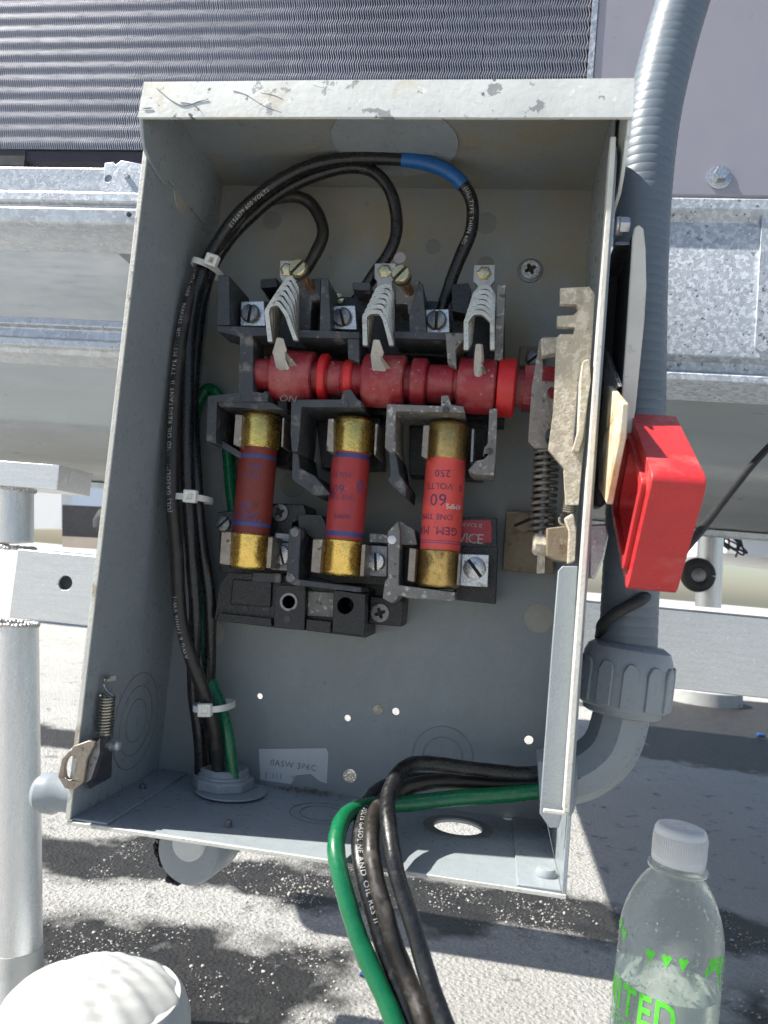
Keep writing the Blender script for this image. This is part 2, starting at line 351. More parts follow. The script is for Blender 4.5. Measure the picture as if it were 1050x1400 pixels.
# lettering -----------------------------------------------------------
def text_tris(s, size, cut=None, spacing=1., bold=0.):
    cu = bpy.data.curves.new('t', 'FONT'); cu.body = s; cu.size = size; cu.space_character = spacing; cu.resolution_u = 2; cu.offset = bold*size
    o = bpy.data.objects.new('t', cu); me = bpy.data.meshes.new_from_object(o)
    bm = bmesh.new(); bm.from_mesh(me)
    if cut and bm.verts:
        x0 = min(v.co.x for v in bm.verts); x1 = max(v.co.x for v in bm.verts); y0 = min(v.co.y for v in bm.verts); y1 = max(v.co.y for v in bm.verts)
        x = x0+cut
        while x < x1:
            bmesh.ops.bisect_plane(bm, geom=bm.verts[:]+bm.edges[:]+bm.faces[:], plane_co=(x, 0, 0), plane_no=(1, 0, 0)); x += cut
        y = y0+cut
        while y < y1:
            bmesh.ops.bisect_plane(bm, geom=bm.verts[:]+bm.edges[:]+bm.faces[:], plane_co=(0, y, 0), plane_no=(0, 1, 0)); y += cut
    v = [tuple(q.co) for q in bm.verts]; bm.verts.index_update(); f = [tuple(q.index for q in fc.verts) for fc in bm.faces]
    bm.free(); bpy.data.objects.remove(o); bpy.data.meshes.remove(me); bpy.data.curves.remove(cu)
    return v, f
def flat_text(s, size, org, eu, ev, m_, parent, name='print', off=.12, spacing=1.):
    v, f = text_tris(s, size, spacing=spacing); eu = Vector(eu).normalized(); ev = Vector(ev).normalized(); n = eu.cross(ev)
    o = Vector(org); mb = MB(); mb.add([o+eu*x+ev*y+n*off for x, y, z in v], f)
    return mb.build(name, m_, parent, smooth=False)
def tube_text(s, size, path, r, s0, m_, parent, a_off=0., name='print', flip=1, spacing=1.15):
    """letters laid on a round cable along its path, starting s0 mm from its start, on the side that faces the opening"""
    v, f = text_tris(s, size, cut=.8, spacing=spacing)
    path = [Vector(p) for p in path]; L = [0]
    for i in range(1, len(path)): L.append(L[-1]+(path[i]-path[i-1]).length)
    tot = L[-1]; out = []
    for x, y, z in v:
        d = s0+x*flip; d = max(0, min(tot-.01, d)); i = 0
        while L[i+1] < d: i += 1
        t = (d-L[i])/(L[i+1]-L[i]); c = path[i].lerp(path[i+1], t)
        def tan(j): return (path[min(j+1, len(path)-1)]-path[max(j-1, 0)]).normalized()
        T = tan(i).lerp(tan(i+1), t).normalized()
        D = Vector((0.05, -1, .1)); D = (D-T*D.dot(T)).normalized(); W = D.cross(T)*flip
        a = a_off+(y-size*.35)/r
        out.append(c+(D*math.cos(a)+W*math.sin(a))*(r+.07))
    mb = MB(); mb.add(out, f); return mb.build(name, m_, parent, smooth=False)

# ================================================================== SETTING
GZ = -310.0
def ground_mat():
    m = bpy.data.materials.new('roof_coating'); m.use_nodes = True; n = m.node_tree.nodes; l = m.node_tree.links; b = n['Principled BSDF']
    tc = n.new('ShaderNodeTexCoord'); src = tc.outputs['Object']
    def noise(s, det=6, r=.6, loc=(0, 0, 0), sc=(1, 1, 1)):
        mp = n.new('ShaderNodeMapping'); mp.inputs['Location'].default_value = loc; mp.inputs['Scale'].default_value = sc; l.new(src, mp.inputs[0])
        t = n.new('ShaderNodeTexNoise'); t.inputs['Scale'].default_value = s; t.inputs['Detail'].default_value = det; t.inputs['Roughness'].default_value = r
        l.new(mp.outputs[0], t.inputs[0]); return t.outputs['Fac']
    def mr(f, a, c, lo=0., hi=1.):
        r = n.new('ShaderNodeMapRange'); l.new(f, r.inputs[0])
        for i, v in enumerate((a, c, lo, hi)): r.inputs[i+1].default_value = v
        return r.outputs[0]
    def mth(op, a, c):
        x = n.new('ShaderNodeMath'); x.operation = op
        for i, v in enumerate((a, c)):
            if isinstance(v, (int, float)): x.inputs[i].default_value = v
            else: l.new(v, x.inputs[i])
        return x.outputs[0]
    sep = n.new('ShaderNodeSeparateXYZ'); l.new(src, sep.inputs[0])
    big = noise(7, 4, .6); wob = mth('MULTIPLY', mth('SUBTRACT', big, .5), .26)
    yy = mth('ADD', sep.outputs[1], wob)
    masks = []
    for (yc, w, k, xa, xb) in BANDS:                       # dark strips: old bitumen showing through, plus shadow painted in the near-left patch
        sl_ = mth('MULTIPLY', sep.outputs[0], k)
        d = mth('ABSOLUTE', mth('SUBTRACT', mth('ADD', yy, sl_), yc), 0)
        xw = mth('ADD', sep.outputs[0], mth('MULTIPLY', wob, 1.6))
        masks.append(mth('MULTIPLY', mr(d, w, w-.035), mth('MULTIPLY', mr(xw, xa, xa+.06), mr(xw, xb, xb-.06))))
    mk = masks[0]
    for q in masks[1:]: mk = mth('MAXIMUM', mk, q)
    fine = noise(260, 5, .7); mid = noise(38, 6, .65, (2, 1, 0))
    mk2 = mth('MINIMUM', mth('MULTIPLY', mk, mr(mth('ADD', mid, mth('MULTIPLY', fine, .35)), .42, .8, 1., .985)), 1.)
    holes_ = mr(mth('ADD', noise(26, 8, .72, (5, 3, 0)), mth('MULTIPLY', fine, .25)), .70, .80)
    mk3 = mth('MAXIMUM', mk2, mth('MULTIPLY', holes_, .8))
    x = n.new('ShaderNodeMix'); x.data_type = 'RGBA'; l.new(mr(fine, .3, .7), x.inputs[0])
    x.inputs[6].default_value = (.34, .34, .325, 1); x.inputs[7].default_value = (.72, .72, .69, 1)
    x1 = n.new('ShaderNodeMix'); x1.data_type = 'RGBA'; l.new(mr(noise(4, 5, .6, (9, 0, 0)), .35, .7), x1.inputs[0]); l.new(x.outputs[2], x1.inputs[6]); x1.inputs[7].default_value = (.48, .47, .44, 1)
    xd = n.new('ShaderNodeMix'); xd.data_type = 'RGBA'; l.new(mr(mid, .35, .7), xd.inputs[0]); xd.inputs[6].default_value = (.007, .0065, .007, 1); xd.inputs[7].default_value = (.030, .027, .025, 1)
    y = n.new('ShaderNodeMix'); y.data_type = 'RGBA'; l.new(mk3, y.inputs[0]); l.new(x1.outputs[2], y.inputs[6]); l.new(xd.outputs[2], y.inputs[7])
    l.new(y.outputs[2], b.inputs['Base Color'])
    l.new(mr(mk3, 0, 1, .75, .5), b.inputs['Roughness'])
    v = n.new('ShaderNodeTexVoronoi'); v.inputs['Scale'].default_value = 170; l.new(src, v.inputs['Vector'])
    h = mth('ADD', mth('MULTIPLY', mr(v.outputs['Distance'], 0, .6, 1, 0), .6), noise(420, 5, .7))
    bn = n.new('ShaderNodeBump'); bn.inputs['Strength'].default_value = 1.0; bn.inputs['Distance'].default_value = .006; l.new(h, bn.inputs['Height']); l.new(bn.outputs[0], b.inputs['Normal'])
    MATS['roof_coating'] = m
# centre (m beyond the box front), half width, slope
BANDS = ((.735, .085, -.07, -9, 9), (.47, .11, .0, -.33, .03), (.55, .09, 0, .40, 1.2), (2.5, .75, .0, .5, 30), (1.2, .10, .1, -1, .1))
ground_mat()
S = 60000
g = MB(); g.add([(-S, -S, GZ), (S, -S, GZ), (S, S, GZ), (-S, S, GZ)], [(0, 1, 2, 3)])
tag(g.build('roof_surface', 'roof_coating', smooth=False), None, None, kind='structure')

# beads of coating standing on the dark strips and thinly elsewhere: one object, nobody could count them
rng = np.random.default_rng(5)
t_ = (1+5**.5)/2
ICO = np.array([(-1,t_,0),(1,t_,0),(-1,-t_,0),(1,-t_,0),(0,-1,t_),(0,1,t_),(0,-1,-t_),(0,1,-t_),(t_,0,-1),(t_,0,1),(-t_,0,-1),(-t_,0,1)])/math.sqrt(1+t_*t_)
ICF = np.array([(0,11,5),(0,5,1),(0,1,7),(0,7,10),(0,10,11),(1,5,9),(5,11,4),(11,10,2),(10,7,6),(7,1,8),(3,9,4),(3,4,2),(3,2,6),(3,6,8),(3,8,9),(4,9,5),(2,4,11),(6,2,10),(8,6,7),(9,8,1)])
NB = 170000
bx = rng.uniform(-330, 700, NB); by = rng.uniform(330, 1500, NB)
cl = np.sin(bx*.021+by*.013)+np.sin(bx*.043-by*.031+1)+np.sin(bx*.09+by*.07+2)
band = np.zeros(NB)
for (yc, w_, k_, xa, xb) in BANDS:
    band = np.maximum(band, (np.abs(by/1000-yc+k_*bx/1000) < w_*1.05)*(bx/1000 > xa)*(bx/1000 < xb))
keep = (cl+rng.uniform(-2, 2, NB) > 1.0)*(rng.uniform(0, 1, NB) < .035+.62*band)
bx, by = bx[keep], by[keep]; NB = len(bx)
rr_ = rng.gamma(2.0, .30, NB).clip(.25, 2.6)
V_ = (ICO[None]*rr_[:, None, None]*np.array([1, 1, .75])+np.stack([bx, by, np.full(NB, GZ)+rr_*.25], 1)[:, None, :]).reshape(-1, 3)*.001
F_ = (ICF[None]+12*np.arange(NB)[:, None, None]).reshape(-1, 3)
me = bpy.data.meshes.new('coating_beads'); me.from_pydata(V_.tolist(), [], F_.tolist()); me.shade_smooth()
mat('bead', (.42, .41, .38), .45, var=.2, vs_=90); me.materials.append(MATS['bead'])
tag(bpy.data.objects.new('coating_beads', me), 'small white beads of roof coating scattered over the dark roof strips', None, kind='stuff')
C.objects.link(bpy.data.objects['coating_beads'])

# ------------------------------------------------------------------ condenser coil
YC = 232
coil = thing('condenser_coil', 'finned aluminium condenser coil behind the top of the grey box', 'coil', P(400, 205, YC))
xl = P(0, 0, YC).x-14; xr = P(803, 100, YC).x; z0 = P(100, 204, YC).z; z1 = z0+330
pitch = 1.78; nf = int((xr-xl)/pitch); row = 10.2; nr = int((z1-z0)/row); sub = 6
ff = MB()
for i in range(nf):
    x0 = xl+i*pitch+random.uniform(-.12, .12); vs_ = []; ph = random.uniform(-.12, .12)
    for j in range(nr*sub+1):
        z = z0+j*row/sub; q = j/sub % 1
        dx = .7*(abs(2*((j/sub) % 1)-1)-.5)*2+ph*math.sin(j*.9+i*.05)
        yb = .22*math.cos(2*PI*j/sub)
        for (ex, ey) in ((-.27, 0), (.27, 0), (-.12, 12), (.12, 12)):
            vs_.append((x0+dx+ex, YC+ey+yb*(1 if ey == 0 else 0), z))
    fs = []
    for j in range(nr*sub):
        a = 4*j; b_ = a+4
        fs += [(a, a+1, b_+1, b_), (a+2, a, b_, b_+2), (a+1, a+3, b_+3, b_+1)]
    ff.add(vs_, fs)
o = ff.build('fins', 'fin', coil, smooth=False); o['kind'] = 'stuff'
MB().box((xl, YC+12, z0), (xr, YC+60, z1)).build('core', 'coil_dark', coil)  # near-black block, painted shade for the gaps between fins
for j in range(nr):
    z = z0+(j+.5)*row+row*.5
    MB().cyl((xl, YC+7, z), (xr, YC+7, z), 3.4, 10).build('tube', 'tube_metal', coil)
MB().box((xr, YC-4, z0), (P(811, 100, YC-4).x, YC+30, z1)).build('end_plate', 'galv', coil)
MB().box((xl, YC+2, P(100, 219, YC).z), (xr, YC+60, z0-.5)).build('drain_channel', 'coil_dark', coil)
MB().box((xl-1, YC+1, P(20, 226, YC+1).z), (P(34, 205, YC).x, YC+50, z0-.3)).build('foot_block', 'far_dark', coil)

cab = thing('unit_cabinet', 'lavender grey sheet metal cabinet panel right of the coil with one hex bolt', 'cabinet', P(1000, 262, YC))
pl0 = P(811.5, 100, YC-3).x; zb = P(1000, 268, YC-3).z
MB().box((pl0, YC-3, zb), (pl0+520, YC+1900, z1)).build('side_panel', 'panel_paint', cab, bevel=1.)
MB().box((xl, YC+62, z0+20), (pl0-.5, YC+1900, z1+2)).build('body', 'panel_paint', cab)  # unseen bulk of the unit, extended back to shade the roof
hex_bolt(P(983, 243, YC-3), 5.2, cab, 'steel', h=6, washer=1.55)

# ------------------------------------------------------------------ steel and aluminium frame behind
def rail(name, label, cat, prof, x0, x1, m_, parent=None, loc=None, yofs=None):
    pts = [Vector((x0, y, z)) for y, z in prof]
    mb = MB(); mb.prism(pts, (0, 0, 0), (x1-x0, 0, 0)); return mb
YB = 118
zt = P(980, 270, YB).z; zbm = P(980, 503, YB).z
beam = thing('galvanized_beam', 'wide mottled blue grey galvanized beam right of the conduit', 'beam', (205, YB, zbm))
hgt = zt-zbm
prof = [(YB, zt-.5), (YB-3, zt-2), (YB-3, zt-8), (YB, zt-11), (YB+1.5, zt-13), (YB, zt-16), (YB, zbm+6), (YB+5, zbm+4), (YB+5, zbm-1), (YB+1, zbm-3), (YB+1, zbm-7), (YB+45, zbm-7), (YB+45, zt)]
rail('', '', '', prof, 120, 640, None).build('channel', 'galv_beam', beam, bevel=.6)
sx = P(1046, 380, YB).x
rib = MB()
for (a, b_) in ((0, 1),):
    top = P(1046, 296, YB).z; bot = P(1040, 472, YB).z
    rib.prism([Vector((sx+3.6*math.cos(q), YB, (top if math.sin(q) > 0 else bot)+3.6*math.sin(q))) for q in [2*PI*(i+.5)/24 for i in range(24)]], (0, -1.6, 0), (0, 1, 0))
rib.build('embossed_rib', 'galv_beam', beam, bevel=.8)

YR = 150
r1 = thing('upper_rail', 'galvanized rail left of the box just below the coil', 'rail', P(60, 310, YR))
a = P(90, 226, YR).z; b_ = P(90, 311, YR).z; c1 = P(90, 264, YR).z; c2 = P(90, 281, YR).z
prof = [(YR+3, a), (YR, a-1.5), (YR+1, c1+1), (YR-4, c1-1), (YR-4, c2+1), (YR-1, c2-1), (YR-5, c2-4), (YR-4, b_+1.5), (YR, b_), (YR+40, b_), (YR+40, a)]
rail('', '', '', prof, -330, 60, None).build('channel', 'galv', r1, bevel=.8)
slab([(143, 223), (155, 221), (158, 225), (166, 219), (200, 225), (200, 262), (170, 266), (140, 262)], YR-2.5, YR-.5, holes=((148, 244, 2.4),)).build('splice_plate', 'galv', r1, bevel=.4)
hex_bolt(P(173, 241, YR-2.6), 1.7, r1, 'steel', h=.6, washer=1.1)
MB().lathe(P(176, 293, YR-5), (0, -1, 0), [(-1, 1.4), (.2, 1.5), (.25, 1.2)], 16).build('hole_shade_disc', 'far_dark', r1)  # dark disc painted as the shade of an open hole
MB().lathe(P(149, 244, YR-.4), (0, -1, 0), [(-.3, 2.6), (.3, 2.5)], 16).build('bolt_end', 'far_blue', r1)

YR2 = 190
r2 = thing('lower_rail', 'thin galvanized rail left of the box crossing the grey duct', 'rail', P(60, 488, YR2))
a = P(90, 434, YR2).z; b_ = P(90, 486, YR2).z
h_ = a-b_
prof = [(YR2+3, a), (YR2, a-1), (YR2-1, a-h_*.22), (YR2+2, a-h_*.3), (YR2+1, a-h_*.55), (YR2-3, a-h_*.62), (YR2-3, a-h_*.8), (YR2+1, a-h_*.85), (YR2+2, b_+1), (YR2+6, b_), (YR2+30, b_), (YR2+30, a)]
rail('', '', '', prof, -360, 60, None).build('channel', 'galv', r2, bevel=.6)

# big duct with a rounded belly
YD = 520
zt = P(60, 238, YD).z; zbd = P(60, 645, YD).z
prof = [(YD+2, zt)]
for i in range(11):
    q = PI/2*i/10
    prof.append((YD+2+100-100*math.cos(q), zbd+60-60*math.sin(q)))
prof += [(YD+106, zbd+3), (YD+99, zbd+4)]+[(y+3, z+3) for y, z in reversed(prof[1:-1])]+[(YD+5, zt)]
duct = thing('sheet_metal_duct', 'large dull grey sheet metal duct behind the rails and the box', 'duct', (0, YD, zbd))
rail('', '', '', prof, -470, 900, None).build('shell', 'duct', duct, smooth=True)
MB().box((-470, YD+84, zbd-7), (900, YD+108, zbd-.3)).build('bottom_flange', 'galv', duct, bevel=.6)

YA = P(28, 1400, z=GZ).y-30
SP = scale_at(28, 1000, YA+30)
ab = thing('aluminium_beam', 'square aluminium cross tube passing low behind the grey box', 'beam', P(500, 830, YA))
za1 = P(95, 757, YA).z; za0 = P(95, 853, YA).z
tb = MB(); xa0 = P(18, 800, YA).x
hc = P(89, 797, YA)
tb.prism([Vector((xa0, YA, za0)), Vector((900, YA, za0)), Vector((900, YA, za1)), Vector((xa0, YA, za1))], (0, 0, 0), (0, 4, 0), [circ(hc, 6.2)])
tb.box((xa0, YA+4.1, za1-4), (900, YA+60, za1)); tb.box((xa0, YA+4.1, za0), (900, YA+60, za0+4)); tb.box((xa0, YA+56, za0+4.1), (900, YA+60.1, za1-4.1))
tb.build('tube', 'alu', ab, bevel=.8)
MB().lathe(hc+Vector((0, 3.5, 0)), (0, 1, 0), [(0, 6.8), (.5, 7.2), (1, 6.8)], 20).build('hole_shade_backing', 'far_dark', ab)  # dark disc added as the shade inside the tube hole

post = thing('aluminium_post', 'round aluminium support post at the left edge standing in a white boot', 'post', P(25, 1400, YA+30))
pt = P(20, 660, YA+30); pb = P(28, 1440, YA+30)
MB().cyl(pb, P(22, 855, YA+30), 29/SP, 40).build('lower_tube', 'alu_vertical', post)
MB().cyl(P(20, 742, YA+30), pt, 25/SP, 40).build('upper_tube', 'alu_vertical', post)
MB().box((pt.x-60, YA+4, P(30, 666, YA+4).z), (P(80, 650, YA+4).x, YA+60, P(30, 632, YA+4).z)).build('saddle_plate', 'alu', post, bevel=.6)
def weld(c, r, n=34):
    r -= 1.4
    mb = MB()
    for i in range(n):
        q = 2*PI*i/n; mb.lathe(Vector(c)+Vector((r*math.cos(q), r*math.sin(q), -1.5+random.uniform(-.6, .6))), (random.uniform(-.3, .3), random.uniform(-.3, .3), 1), [(-1, .8), (0, 2.0), (1.4, 2.5), (2.4, 1.9), (3.2, .6)], 10)
    return mb
weld(P(21, 748, YA+30), 27/SP).build('weld_bead', 'weld', post)
weld(P(21, 668, YA+30), 27/SP).build('weld_bead', 'weld', post)
weld(P(22, 852, YA+30), 30/SP).build('weld_bead', 'weld', post)

pc = P(128, 1402, z=GZ+40); rp = (P(262, 1402, z=GZ+40)-pc).length
boot = thing('pipe_boot', 'round white coated boot on the roof around the left post', 'roof boot', (pc.x, pc.y, GZ))
MB().lathe((pc.x, pc.y, GZ), (0, 0, 1), [(0, rp*1.0), (34, rp*1.0), (48, rp*.975), (58, rp*.92), (64, rp*.85), (65, rp*.3)], 72).build('pan', 'pad_grey', boot)
vs_ = []; fs = []; nr_, na_ = 22, 110
for j in range(nr_+1):
    u = j/nr_; rad = rp*(.86*(1-u)+.02*u)
    for i in range(na_):
        q = 2*PI*i/na_; w = 1+(.03*math.sin(5*q+1)+.022*math.sin(13*q))*(1-u)
        x = rad*w*math.cos(q); y = rad*w*math.sin(q)
        z = 60+22*math.sin(min(1, u*1.15)*PI/2)**.8+1.0*math.sin(x*.11+y*.05+2*math.sin(y*.05))*(1-u*.5)+.8*math.sin(y*.33+x*.15+1)+.9*math.sin(.5*(x*.6-y*.8)+1.6*math.sin(y*.06))*math.exp(-abs(x+y*.3)/30)
        if j == 0: z = 58
        vs_.append((pc.x+x, pc.y+y, GZ+z))
for j in range(nr_):
    for i in range(na_):
        fs.append((j*na_+i, j*na_+(i+1) % na_, (j+1)*na_+(i+1) % na_, (j+1)*na_+i))
fs.append(tuple(range(nr_*na_, (nr_+1)*na_)))
MB().add(vs_, fs).build('coating', 'pad_white', boot, angle=70)
pm = pb.lerp(P(22, 855, YA+30), (GZ+62-pb.z)/(P(22, 855, YA+30).z-pb.z))
MB().tube([pb, pm.lerp(pb, .3), pm], lambda u: 29/SP+.9-.5*u, 40).build('paint_coat', 'pad_white', post)

# things seen small and soft beyond
def block(name, label, cat, quad, y, depth, m_, group=None):
    o = slab(quad, y, y+depth).build(name, m_, loc=P(quad[0][0], quad[0][1], y), bevel=4); return tag(o, label, cat, group)
w1 = thing('distant_wall', 'sunlit white wall far off between the left post and the box', 'wall', P(60, 735, 3200))
slab([(-60, 600), (84, 600), (84, 722), (-60, 722)], 3200, 3300).build('face', 'far_white', w1); slab([(-60, 592), (86, 592), (86, 600), (-60, 600)], 3190, 3320).build('coping', 'galv', w1)
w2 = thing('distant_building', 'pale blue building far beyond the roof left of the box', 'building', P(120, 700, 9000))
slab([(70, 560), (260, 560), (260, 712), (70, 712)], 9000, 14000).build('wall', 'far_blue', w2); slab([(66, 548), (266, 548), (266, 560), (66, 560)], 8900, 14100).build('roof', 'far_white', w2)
w3 = thing('parapet', 'low dark parapet wall in front of the distant blue building', 'wall', P(120, 745, 2800))
slab([(85, 690), (300, 700), (300, 745), (85, 735)], 2800, 2900).build('upstand', 'far_dark', w3); slab([(85, 733), (300, 743), (300, 760), (85, 748)], 2700, 2790).build('base_course', 'far_tan', w3)
v_ = thing('roof_vent', 'dark mushroom roof vent beyond the aluminium beam at left', 'vent', P(142, 745, 1900))
vc = P(146, 748, 1900)
MB().lathe(vc, (0, 0, 1), [(-400, 28), (60, 28)], 20).build('stack', 'far_dark', v_)
MB().lathe(vc+Vector((0, 0, 50)), (0, 0, 1), [(0, 30), (6, 46), (30, 48), (60, 36), (80, 10)], 24).build('cap', 'far_dark', v_)

rb = thing('white_roof_unit', 'bright white louvred rooftop unit far away at the right edge', 'rooftop unit', P(1020, 745, 2600))
slab([(996, 660), (1180, 680), (1175, 780), (992, 757)], 2600, 3300).build('housing', 'far_white', rb, bevel=6)
for i in range(6):
    slab([(998, 668+i*12), (1175, 688+i*12), (1175, 691+i*12), (998, 671+i*12)], 2588, 2599).build('louvre', 'far_white', rb)
sp = thing('slim_post', 'pale slim post behind the red handle with a dark wheel at its foot', 'post', P(975, 830, 1100))
MB().cyl(P(975, 640, 1100), P(968, 830, 1100), 21, 24).build('tube', 'alu_vertical', sp)
wc = P(954, 786, 1060)
wh = thing('caster_wheel', 'small black wheel beside the slim post behind the red handle', 'wheel', wc)
MB().tube([wc+Vector((19*math.cos(q), 0, 19*math.sin(q))) for q in [2*PI*i/32 for i in range(33)]], 10, 12).build('tyre', 'rubber', wh)
MB().lathe(wc, (0, -1, 0), [(-8, 13), (6, 13), (8, 9)], 20).build('hub', 'steel_dark', wh)
tw = thing('wire_tangle', 'loose dark wires tangled on the roof far behind the handle', 'wire', P(1005, 740, 1700))
for k in range(5):
    q0 = random.uniform(0, 6); pts = [P(1000+16*math.cos(q0+i*.9)+random.uniform(-9, 9), 738+18*math.sin(q0+i*1.1)+random.uniform(-7, 7), 1700+random.uniform(-30, 30)) for i in range(8)]
    MB().tube(spline(pts, 6), 2.4, 6).build('strand', 'far_dark', tw)
p2 = P(960, 952, z=GZ+20)
MB().lathe((p2.x, p2.y, GZ), (0, 0, 1), [(0, 150), (50, 150), (62, 140), (64, 20)], 48).build('x', 'pad_white', loc=(p2.x, p2.y, GZ))
o = bpy.data.objects['x']; o.name = 'pipe_boot'; tag(o, 'white round roof pad seen below the aluminium beam at right', 'roof boot')
bb = P(1040, 1008, z=GZ); MB().box((bb.x-12, bb.y-9, GZ+.5), (bb.x+12, bb.y+9, GZ+12)).build('x', 'blue_bit', loc=bb, bevel=3)
o = bpy.data.objects['x']; o.name = 'plastic_scrap'; tag(o, 'small dark blue plastic scrap on the roof at right edge', 'scrap')
bb = P(498, 1335, z=GZ); MB().prism([bb+Vector(v) for v in ((-5, -3, 1), (2, -4, 1), (6, 1, 1), (1, 4, 1), (-4, 2, 1))], (0, 0, 0), (0, 0, 3)).build('x', 'blue_bit', loc=bb, bevel=.6)
o = bpy.data.objects['x']; o.name = 'plastic_scrap'; tag(o, 'tiny bright blue plastic chip on the sunlit roof beside the green cable', 'scrap')

# ================================================================== ENCLOSURE
W, H, D = 190., 303.8, 80.8
enc = thing('switch_enclosure', 'open weathered grey steel disconnect box with a white rain hood', 'electrical box', (W/2, D, 0))
bk = MB()
hs = []
for px, py, r in ((478, 1061, 3.3), (723, 1012, 2.1), (355, 952, 1.5), (475, 982, 1.6), (541, 973, 1.8), (546, 352, 3.2)):
    hs.append(circ(P(px, py, D), r, n=20))
bk.prism([Vector((-.3, D, -1)), Vector((W+.3, D, -1)), Vector((W+.3, D, H+.6)), Vector((-.3, D, H+.6))], (0, 0, 0), (0, 1.3, 0), hs)
bk.build('back_panel', 'box_paint_dusty', enc)
def enc_material_lower():
    pass
# left side with its tongue and slot
c1 = P(245, 228, x=0); c0 = P(214, 186, x=0); c2 = P(236, 166, x=0)
side = [Vector((0, 0, 0)), Vector((0, D+1.5, 0)), Vector((0, D+1.5, H+.15)), Vector((0, c1.y+3.2, H+.15)), Vector((0, c1.y+3.2, c1.z-1)), Vector((0, c1.y, c1.z-2)), Vector((0, 6.5, c0.z-2)), Vector((0, 4.5, c0.z+1)), Vector((0, 1.5, c0.z+.5)), Vector((0, 0, c0.z-4))]
hl = P(211, 201, x=0)
MB().prism(side, (-1.5, 0, 0), (0, 0, 0), [circ(Vector((0, 3.6, hl.z)), 1.4, 'x', 16, r2=3.4)]).build('left_side', 'box_paint', enc, bevel=.25)
# chipped pale front edge of the left side
MB().box((-1.9, -.9, .5), (.1, -.05, c0.z-4)).build('left_edge', 'edge_paint', enc, bevel=.2)
rside = [Vector((W, 0, 0)), Vector((W, D+1.5, 0)), Vector((W, D+1.5, H+.15)), Vector((W, 14, H+.15)), Vector((W, 14, 288)), Vector((W, 3, 280)), Vector((W, 0, 274))]
MB().prism(rside, (0, 0, 0), (1.5, 0, 0)).build('right_side', 'box_paint', enc, bevel=.25)
# floor with holes
fl = [Vector((0, .2, 0)), Vector((W, .2, 0)), Vector((W, D-.1, 0)), Vector((0, D-.1, 0))]
hk = P(626, 1131, z=0); h2 = P(694, 1119, z=0); hb = P(300, 1085, z=0)
MB().prism(fl, (0, 0, -1.4), (0, 0, 0), [circ(hk, 10.6, 'z', 32), circ(h2, 2.2, 'z', 14)]).build('bottom_panel', 'box_paint', enc, bevel=.2)
MB().prism(circ(hk, 15.2, 'z', 40), (0, 0, .02), (0, 0, .45), [circ(hk, 11, 'z', 40)]).build('knockout_ring', 'dark_knockout', enc)
kk = P(440, 1112, z=0)
for r in (10, 14.5):
    MB().prism(circ(kk, r, 'z', 40), (0, 0, .02), (0, 0, .25), [circ(kk, r-.6, 'z', 40)]).build('knockout_score', 'score_line', enc)
xs0 = P(150, 1126, z=0).x; xs1 = P(707, 1215, z=0).x
MB().box((.2, .6, .02), (xs0, D-1, .9)).build('bottom_flange', 'box_paint', enc, bevel=.3)
MB().box((xs1, .6, .02), (W-.2, D-1, .9)).build('bottom_flange', 'box_paint', enc, bevel=.3)
MB().lathe(P(746, 1196, z=1), (0, 0, 1), [(0, 4), (1.2, 4), (2.6, 3.2), (3, 1)], 20).build('rivet', 'box_paint', enc)
MB().box((-1.5, -.7, -1.6), (W+1.5, .15, -.1)).build('bottom_edge', 'edge_paint', enc, bevel=.2)
# hood
YH = -12.
tl = P(190, 113, YH); tr = P(868, 104, YH); bl = P(188, 161, YH); br = P(865, 159, YH)
HX0 = bl.x; HX1 = br.x; HZ0 = (bl.z+br.z)/2; HZ1 = H+1.8; HZF = (tl.z+tr.z)/2+.9
hood = MB(); hood.prism([Vector((HX0, y, z)) for y, z in ((YH+1.7, HZF-1.7), (YH+1.7, HZF), (9, HZ1), (D+1.5, HZ1), (D+1.5, H+.1), (9, H+.1))], (0, 0, 0), (HX1-HX0, 0, 0))
hood.build('hood_top', 'hood_paint', enc, bevel=.5)
MB().box((.05, 10.5, H-.9), (W-.05, D-.1, H+.02)).build('top_panel', 'box_paint_dusty', enc)
# front lip, leaning very slightly, with fine dents
nx, nz = 90, 8; vs_ = []; fs = []
for j in range(nz+1):
    for i in range(nx+1):
        u = i/nx; v = j/nz
        yy = YH+1.6*v**1.3+.12*math.sin(u*37+v*3)*math.sin(v*3.1)+.15*math.sin(u*9+1)
        vs_.append((HX0+(HX1-HX0)*u, yy, HZ0+(HZF-HZ0)*v))
m0 = len(vs_); vs_ += [(x, y+1.5, z) for x, y, z in vs_]
for j in range(nz):
    for i in range(nx):
        a = j*(nx+1)+i; fs += [(a, a+1, a+nx+2, a+nx+1), (m0+a, m0+a+nx+1, m0+a+nx+2, m0+a+1)]
for i in range(nx):
    fs.append((i, m0+i, m0+i+1, i+1)); a = nz*(nx+1)+i; fs.append((a, a+1, m0+a+1, m0+a))
for j in range(nz):
    a = j*(nx+1); fs.append((a, a+nx+1, m0+a+nx+1, m0+a)); a += nx; fs.append((a, m0+a, m0+a+nx+1, a+nx+1))
MB().add(vs_, fs).build('hood_lip', 'hood_paint', enc)
